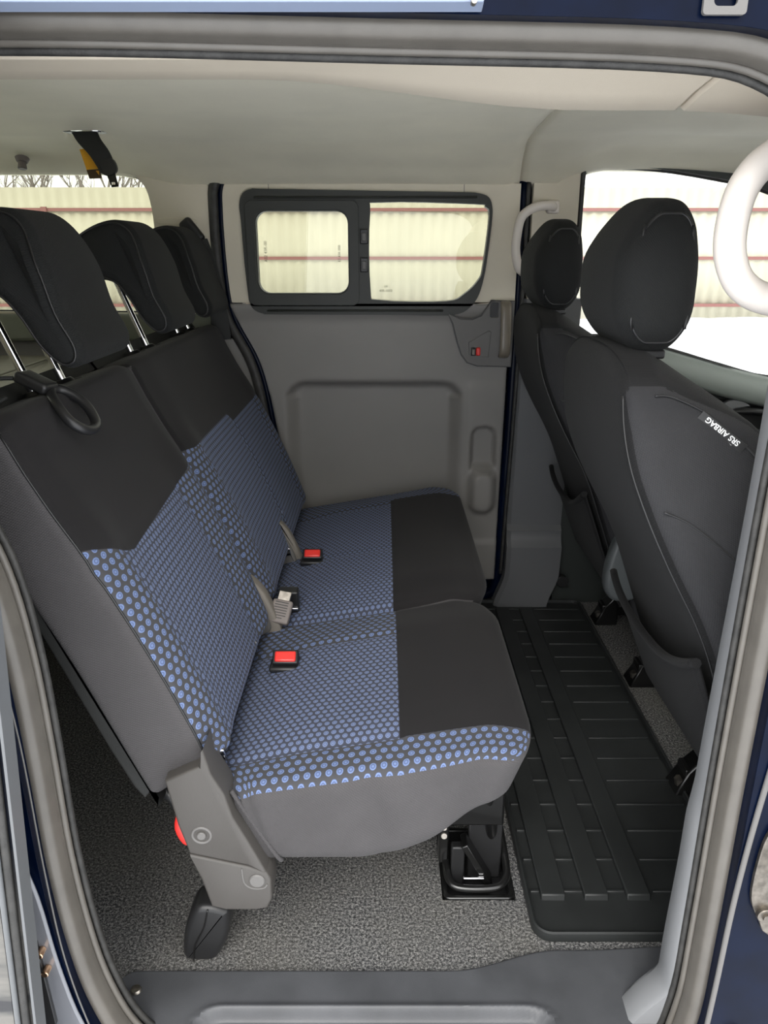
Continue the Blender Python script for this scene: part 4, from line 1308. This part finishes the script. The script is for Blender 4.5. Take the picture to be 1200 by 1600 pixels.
# woven airbag tag in the seam
A_ = sidept(.397, .842, .002); B_ = sidept(.449, .801, .002)
ex = (A_-B_).normalized(); ey = Vector((ex.x*0-ex.z, 0, ex.x)); L_ = (A_-B_).length
Mt = frame((A_+B_)/2+ey*.005, ex, ey)
m = MB(); v, f = vbox(-L_/2, L_/2, -.008, .008, -.0008, .0008); m.add([tuple(Mt @ Vector(p)) for p in v], f)
tg = m.build('airbag_tag', BLKP, fs, bevel=.0004); tg['label'] = 'small black woven tag with white lettering'
text_mesh('tag_text', 'SRS AIRBAG', .0095, Mt @ Matrix.Translation((0, -.0028, .001)), WHT, tg, ext=.0001, sx=1.0, bold=.0002)
text_mesh('tag_text', 'SRS AIRBAG', .005, Mt @ Matrix.Translation((-.006, .0048, .001)), WHT, tg, ext=.0001, sx=1.0)
adopt(fs)
front_seat(1.075, .035, 'farther black front seat, partly hidden behind the one with the airbag tag')

# ------------------------------------------------------------------ rubber floor mat
t = thing('rubber_floor_mat', (.45, .75, 0), 'black ribbed rubber mat covering the footwell carpet between bench and front seats', 'floor mat')
X0, X1, Y0, Y1 = .236, .600, .150, 1.352
mo = rrect(X0, X1, Y0, Y1, .03)
m = MB(); m.add(*plate([(x, y) for x, y in mo], [], .006, lambda a, b, w_: (a, b, .001+w_)))
m.build('mat_sheet', MATR, t, bevel=.002)
m = MB(); sweep(m, [(x, y, .004) for x, y in [tuple(p) for p in inset(ccw(mo), .004)]], smooth2([(-.004, -.002), (.004, -.002), (.003, .012), (-.003, .012)], 2), True, (0, 0, 1)); m.build('raised_rim', MATR, t, sharp=40)
for i, (a, b) in enumerate(((.262, .302), (.334, .374), (.405, .444))):
    m = MB(); prof = [(.225, .007), (.228, .0165), (Y1-.06, .0165), (Y1-.055, .007)]
    V = [(x, y, z) for x in (a, b) for y, z in prof]
    m.add(V, [(0, 1, 2, 3), (7, 6, 5, 4), (0, 4, 5, 1), (1, 5, 6, 2), (2, 6, 7, 3)]); m.build('long_bar', MATR, t, bevel=.002)
yy = .242
while yy < 1.32:
    m = MB(); box(m, .246, .2615, yy-.003, yy+.003, .006, .0115); box(m, .302, .334, yy-.003, yy+.003, .006, .0115); box(m, .374, .405, yy-.003, yy+.003, .006, .0115)
    box(m, .452, .585, yy-.0025, yy+.0025, .006, .0105)
    m.build('cross_rib', MATR, t, bevel=.0015); yy += .0705
adopt(t)

# floor bracket by the bench's front leg
t = thing('seat_floor_bracket', (.16, .30, 0), 'black steel floor latch bracket sunk in the carpet under the bench front edge', 'bracket')
m = MB(); m.add(*plate(rrect(.100, .220, .234, .398, .012), [rrect(.108, .212, .242, .39, .01)], .03, lambda a, b, w_: (a, b, -.028+w_))); m.build('bracket_tub', BLKM, t, bevel=.002)
m = MB(); box(m, .10, .22, .234, .398, -.03, -.024); m.build('tub_floor', BLKP, t)
m = MB(); tube(m, catmull([(.112, .36, .035), (.108, .29, .022), (.112, .262, .012), (.130, .250, .008), (.185, .250, .008), (.206, .262, .012), (.212, .29, .022), (.206, .38, .06)], 6), .0065, 12); m.build('loop_bar', BLKM, t, sharp=0)
m = MB(); box(m, .115, .138, .275, .292, -.02, .07); box(m, .146, .205, .30, .31, -.02, .10)
m.build('latch_plate', BLKP, t, bevel=.003)
m = MB(); box(m, .172, .184, .268, .30, -.01, .09, rot=Matrix.Rotation(math.radians(-28), 3, 'Y'), piv=(.18, .28, .0)); m.build('latch_strut', BLKM, t, bevel=.002)
m = MB(); box(m, .135, .172, .262, .268, .012, .017); m.build('chrome_plate', CHROME, t, bevel=.002)
m = MB(); cyl(m, (.103, .30, .078), (.103, .288, .082), .006, n=10, ch=.001); cyl(m, (.103, .30, .095), (.103, .288, .099), .005, n=10, ch=.001); m.build('bracket_bolt', STEEL, t)
m = MB(); box(m, .095, .112, .292, .325, .02, .13); m.build('upright', BLKM, t, bevel=.003)
adopt(t)

# ------------------------------------------------------------------ grab handles
def grab(pts, r, label, ends, mt):
    t = thing('grab_handle', pts[0], label, 'grab handle')
    m = MB(); tube(m, catmull(pts, 8), r, 16); m.build('handle_loop', mt, t, sharp=0)
    m = MB()
    for (x0, x1, y0, y1, z0, z1) in ends: box(m, x0, x1, y0, y1, z0, z1)
    m.build('handle_mount', mt, t, bevel=.006, seg=3)
    adopt(t)
GRABM = mat('grab_handle_plastic', rgb(222, 214, 206), .42)
grab([(.47, .060, 1.128), (.435, .085, 1.130), (.400, .10, 1.122), (.374, .10, 1.094), (.366, .10, 1.055), (.370, .10, 1.020), (.388, .10, .992), (.420, .095, .978), (.47, .060, .976)], .0165,
     'cream grab handle on the near pillar, large at the right edge of the photo', [(.45, .50, .05, .075, 1.105, 1.15), (.45, .50, .05, .075, .955, 1.0)], GRABM)
grab([(.438, YW-.018, 1.132), (.425, YW-.045, 1.136), (.385, YW-.05, 1.132), (.352, YW-.05, 1.108), (.342, YW-.05, 1.06), (.342, YW-.05, 1.02), (.352, YW-.05, .985), (.372, YW-.045, .97), (.392, YW-.018, .965)], .0115,
     'small beige grab handle on the far pillar, left of the farther front seat headrest', [(.42, .452, YW-.03, YW-.012, 1.118, 1.15), (.386, .41, YW-.03, YW-.012, .95, .98)], GRABM)

# ------------------------------------------------------------------ ceiling belt, button, coat hook, pillar anchor
t = thing('ceiling_seat_belt', (-.60, 1.03, 1.262), 'black centre seat belt hanging folded from the headliner with a yellow tag', 'seat belt')
m = MB(); softbox(m, .046, .020, .006, .005, 4, 3, 1, lambda p, n: Vector((-.632+p.x, 1.03+p.y, 1.270+p.z))); m.build('ceiling_outlet', BLKP, t, sharp=0)
m = MB(); tube(m, [Vector((-.625, 1.008, 1.258)), Vector((-.56, 1.004, 1.257))], .003, 8); m.build('metal_slot', CHROME, t, sharp=0)
def strap(pts, wd, th, nm, mt, parent, axis):
    m = MB(); V = []; P_ = catmull(pts, 6); ax = Vector(axis).normalized()
    for i, p in enumerate(P_):
        T = (P_[min(i+1, len(P_)-1)]-P_[max(i-1, 0)]).normalized(); N2 = T.cross(ax).normalized()
        wv = wd[0]+(wd[1]-wd[0])*i/(len(P_)-1)
        for a, b in ((-wv/2, -th/2), (wv/2, -th/2), (wv/2, th/2), (-wv/2, th/2)): V.append(p+ax*a+N2*b)
    n = 4; k_ = len(P_)
    m.add(V, [(i*n+q, i*n+(q+1) % n, (i+1)*n+(q+1) % n, (i+1)*n+q) for i in range(k_-1) for q in range(n)]+[(0, 1, 2, 3), tuple((k_-1)*n+q for q in range(n))])
    return m.build(nm, mt, parent, bevel=.001)
strap([(-.602, 1.02, 1.26), (-.592, 1.015, 1.24), (-.572, 1.01, 1.215), (-.560, 1.01, 1.19), (-.556, 1.01, 1.178)], (.052, .030), .010, 'belt_strap', BELT, t, (1, .1, .25))
m = MB(); m.add(*plate(smooth2([(-.578, 1.196), (-.548, 1.205), (-.538, 1.19), (-.541, 1.177), (-.558, 1.170), (-.572, 1.178)], 3), [], .012, fy(1.004))); tg_ = m.build('tongue_cover', BLKP, t, bevel=.002)
m = MB(); m.add(*plate([(-.562, 1.176), (-.553, 1.148), (-.538, 1.150), (-.543, 1.178)], [rrect(-.5525, -.5445, 1.1535, 1.158, .001)], .003, fy(1.008))); m.build('metal_tongue', BLKM, tg_, bevel=.0005)
m = MB(); m.add(*plate([(-.622, 1.225), (-.598, 1.228), (-.583, 1.187), (-.612, 1.185)], [], .001, fy(1.035))); tgy = m.build('warning_tag', YEL, t); tgy['label'] = 'yellow warning tag'
m = MB(); m.add(*plate([(-.612, 1.1848), (-.583, 1.1868), (-.5805, 1.168), (-.608, 1.167)], [], .001, fy(1.0345))); m.build('printed_block', BRN, tgy)
m = MB(); m.add(*plate([(-.592, 1.183), (-.585, 1.183), (-.5855, 1.174)], [], .0006, fy(1.0335))); m.build('printed_triangle', YEL, tgy)
for c_ in t.children:
    if c_.name != 'ceiling_outlet' and c_.data: c_.data.transform(Matrix.Translation((-.031, 0, .008)))
    for g_ in c_.children: g_.data.transform(Matrix.Translation((-.031, 0, .008)))
adopt(t)
m = MB(); softbox(m, .020, .016, .004, .0035, 4, 4, 1, lambda p, n: Vector((-.452+p.x, .752+p.y, ceil_z(-.45, .75)-.003+p.z)))
m.add(*[(lambda r_: r_)(x) for x in vbox(-.458, -.455, .742, .752, ceil_z(-.45, .75)-.0085, ceil_z(-.45, .75)-.004)])
tag(m.build('headliner_clip', HEADN, sharp=0), 'small oval cream clip cover on the headliner above the rear bench', 'clip')
t = thing('coat_hook', (-.885, 1.285, 1.225), 'little grey coat hook above the rear quarter window, at left', 'hook')
m = MB(); cyl(m, (-.885, 1.28, 1.243), (-.885, 1.276, 1.232), .017, .014, 18, ch=.002); m.build('hook_base', BUCK, t)
m = MB(); cyl(m, (-.885, 1.276, 1.234), (-.885, 1.272, 1.216), .009, .011, 12, ch=.002); m.build('hook_post', BUCK, t); adopt(t)

t = thing('seat_belt', (-.49, 1.33, .84), 'black shoulder belt hanging from the far rear pillar behind the farthest headrest', 'seat belt')
m = MB(); softbox(m, .018, .012, .034, .010, 3, 2, 4, lambda p, n: Vector((-.497, 1.335, 1.075))+Matrix.Rotation(math.radians(-38), 3, 'Y') @ p); m.build('anchor_cover', BLKP, t, sharp=0)
strap([(-.480, 1.325, 1.055), (-.462, 1.322, 1.0), (-.448, 1.32, .94), (-.440, 1.32, .88), (-.435, 1.325, .80)], (.046, .046), .003, 'belt_strap', BELT, t, (1, .15, .1))
adopt(t)

# luggage cover behind the backrests
t = thing('luggage_cover', (-1.0, .7, .74), 'light grey vinyl luggage cover stretched behind the rear seats', 'luggage cover')
m = MB(); V = []; xs = frange(-1.62, -.60, .03); ys2 = frange(.06, 1.28, .05)
for x in xs:
    for y in ys2:
        V.append((x, y, .762+.004*math.sin(y*7+x*3)+.004*math.sin(x*11)-.02*sstep(-.7, -.6, x)))
ny = len(ys2)
m.add(V, [(i*ny+j, i*ny+j+1, (i+1)*ny+j+1, (i+1)*ny+j) for i in range(len(xs)-1) for j in range(ny-1)])
m.build('cover_sheet', LUG, t, sharp=0, solid=.004)
m = MB(); tube(m, [Vector((-.64, .06, .745)), Vector((-.64, 1.30, .745))], .022, 16); m.build('roller_tube', mat('roller_plastic', rgb(120, 120, 112), .5), t, sharp=40)
m = MB()
for x in (-.70, -.86): tube(m, [Vector((x, .08, .766)), Vector((x, 1.27, .766))], .003, 6)
m.build('hem', LUG, t, sharp=0)
adopt(t)

# ------------------------------------------------------------------ outdoors
GZ = -.53
SNOW = mat('snow', rgb(238, 241, 246), .85, spec=.3, var=.05, vscale=.6)
m = MB(); V = []; xs = [-40, -25]+frange(-14, 14, .35)+[25, 40]; ysn = [-40, -20, -10]+frange(-6, 14.5, .35)+[20, 60]
def gz(x, y):
    z = GZ+.34*sstep(3.5, 12.5, y)
    z += .03*math.sin(x*1.7+y*.6)*math.sin(y*1.3-x*.4)+.015*math.sin(x*5.1+1)*math.sin(y*4.3)
    z -= .025*max(0, math.sin(x*2.1))*(1-sstep(-1, 1, y))
    return z
for y in ysn:
    for x in xs: V.append((x, y, gz(x, y)))
nx = len(xs)
m.add(V, [(j*nx+i, j*nx+i+1, (j+1)*nx+i+1, (j+1)*nx+i) for j in range(len(ysn)-1) for i in range(nx-1)])
gr = struct(m.build('ground', SNOW, sharp=0))
YF = 14.0
t = thing('fence', (0, YF, -.2), 'long cream corrugated metal fence with dark red rails across the snowy yard', 'fence')
FENCE = mat('fence_sheet', rgb(182, 177, 158), .6, var=.03, vscale=2)
FRAIL = mat('fence_rail_paint', rgb(128, 84, 80), .6)
m = MB(); V = []; xs = frange(-15, 16, .05)
for i, x in enumerate(xs):
    off = .0 if (i % 4) in (0, 1) else .022
    V += [(x, YF+off, -.24), (x, YF+off, 2.09)]
m.add(V, [(2*i, 2*i+2, 2*i+3, 2*i+1) for i in range(len(xs)-1)])
m.build('corrugated_sheet', FENCE, t, solid=.002, sharp=20)
for z in (1.715, .88, .04):
    m = MB(); box(m, -15, 16, YF-.045, YF-.002, z-.028, z+.028); m.build('rail', FRAIL, t)
for x in (-12.1, -9.1, -6.15, 9.8, 12.8):
    m = MB(); box(m, x-.05, x+.05, YF-.09, YF-.045, -.3, 1.76); m.build('post', FRAIL, t)
adopt(t)
BARK = mat('bare_bark', rgb(120, 112, 106), .9)
def tree(x, y, h, seed, label):
    rnd = random.Random(seed)
    m = MB()
    def br(p, d, L, r, dep):
        pts = [p]; q = p.copy(); dd = d.copy()
        for i in range(4):
            dd = (dd+Vector((rnd.uniform(-.18, .18), rnd.uniform(-.18, .18), rnd.uniform(-.02, .15)))).normalized(); q = q+dd*L/4; pts.append(q.copy())
        tube(m, pts, r, 5, radii=[r*(1-.14*i) for i in range(5)])
        if dep == 0: return
        for i in range(rnd.randint(3, 5)):
            k_ = rnd.choice((2, 3, 4)); a = rnd.uniform(0, 2*PI)
            nd = (dd*1.0+Vector((math.cos(a), math.sin(a), rnd.uniform(.0, .5)))*rnd.uniform(.5, .9)).normalized()
            br(pts[k_], nd, L*rnd.uniform(.55, .75), r*.5, dep-1)
    br(Vector((x, y, GZ)), Vector((0, 0, 1)), h*.45, .10, 4)
    tag(m.build('bare_tree', BARK, sharp=0, split=False), label, 'tree', 'bare trees beyond the fence')
LT = 'bare winter tree whose thin crown shows above the cream fence'
for i, (x, y, h) in enumerate(((-17.5, 22, 6.0), (-21, 33, 7.8), (-12.4, 21, 5.6), (-15.5, 31, 7.6), (-8.0, 21, 5.4), (-10, 31, 7.4), (-14.9, 24.5, 6.0), (-10.2, 24.0, 5.8), (-25, 36, 8.4))):
    tree(x, y, h, 11+i, LT)
